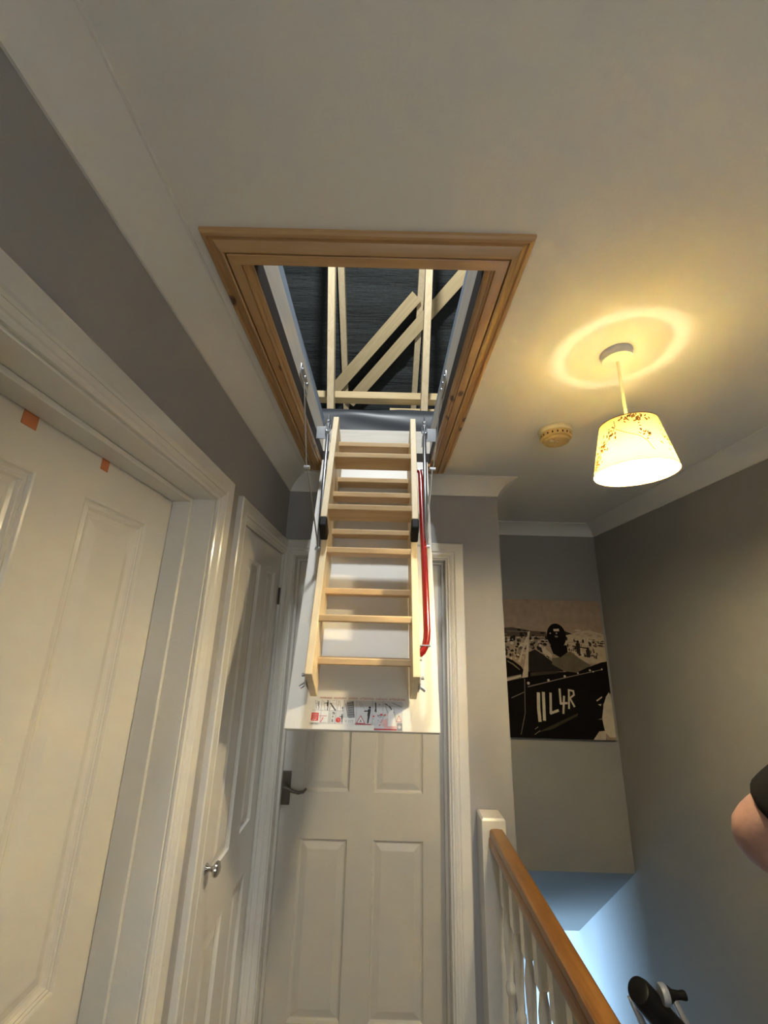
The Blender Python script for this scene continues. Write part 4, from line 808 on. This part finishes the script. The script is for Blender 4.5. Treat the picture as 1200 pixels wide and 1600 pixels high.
link('hair', me, hc, head)

# ------------------------------------------------------------------ upright vacuum cleaner on the second stair
VT = Vector((0.745, 1.420, 0.745)); VB = Vector((1.02, 1.22, -0.36)); vd = (VB-VT).normalized()
vu = Vector((0, 1, 0)); vu = (vu - vd*vu.dot(vd)).normalized(); vw = vd.cross(vu)
vac = empty('vacuum_cleaner', VB); tag(vac, 'upright vacuum cleaner with a black handle standing on the stairs at bottom right', 'vacuum cleaner')
Vp = lambda a, b, t: VT + vu*a + vw*b + vd*t
G0, G1, G2 = Vector((0.738, 1.427, 0.721)), Vector((0.802, 1.446, 0.654)), Vector((0.903, 1.476, 0.557))
gp = ob('handle_grip', MB().tube([G0+(G0-G1).normalized()*0.030, G0+(G0-G1).normalized()*0.027, G0+(G0-G1).normalized()*0.012, G0.lerp(G1, 0.2), G1, G2, G2+Vector((0.03, -0.02, -0.10))], [0.024, 0.029, 0.0335, 0.0345, 0.034, 0.034, 0.030], 24), 'vacblack', vac, smooth=True); gp['label'] = 'thick black handle grip'
C0 = Vector((0.786, 1.416, 0.736)); CX = Vector((0.97, -0.06, 0.02)).normalized()
ob('collar', MB().lathe(C0, CX, [(0, -0.01), (0.020, -0.01), (0.0225, -0.004), (0.0225, 0.004), (0.020, 0.008), (0, 0.008)], 28), 'vacclear', gp, smooth=True)
ob('nozzle', MB().lathe(C0, CX, [(0, 0.007), (0.0185, 0.007), (0.017, 0.014), (0.0105, 0.024), (0.0090, 0.040), (0.0105, 0.052), (0.0095, 0.056), (0, 0.056)], 24), 'vacblack', gp, smooth=True)
for a, b in ((Vector((0.738, 1.500, 0.668)), Vector((0.79, 1.49, 0.55))), (Vector((0.856, 1.496, 0.675)), Vector((0.91, 1.485, 0.56)))):
    ob('side_rail', MB().tube([a+Vector((0.02, 0, 0.01)), a, b, VB.lerp(b, 0.6)+Vector(((a.x-0.8)*0.2, 0.05, 0)), VB.lerp(b, 0.35)], [0.006, 0.011, 0.013, 0.013, 0.012], 14), 'vacgrey', vac, smooth=True)
ob('dust_canister', MB().tube([VB.lerp(VT, 0.70), VB.lerp(VT, 0.68), VB.lerp(VT, 0.30), VB.lerp(VT, 0.28)], [0.055, 0.068, 0.072, 0.06], 28), 'vacclear', vac, smooth=True)
ob('body', MB().tube([VB.lerp(VT, 0.31), VB.lerp(VT, 0.29), VB.lerp(VT, 0.06), VB.lerp(VT, 0.03)], [0.07, 0.082, 0.078, 0.05], 28), 'vacgrey', vac, smooth=True)
ob('floor_head', MB().box(VB.x-0.14, VB.x+0.14, VB.y-0.075, VB.y+0.085, -0.395, -0.325), 'vacblack', vac, bevel=0.02, seg=3)
ob('neck', MB().tube([VB.lerp(VT, 0.66), G2+Vector((0.028, -0.02, -0.09))], 0.022, 16), 'vacblack', vac, smooth=True)
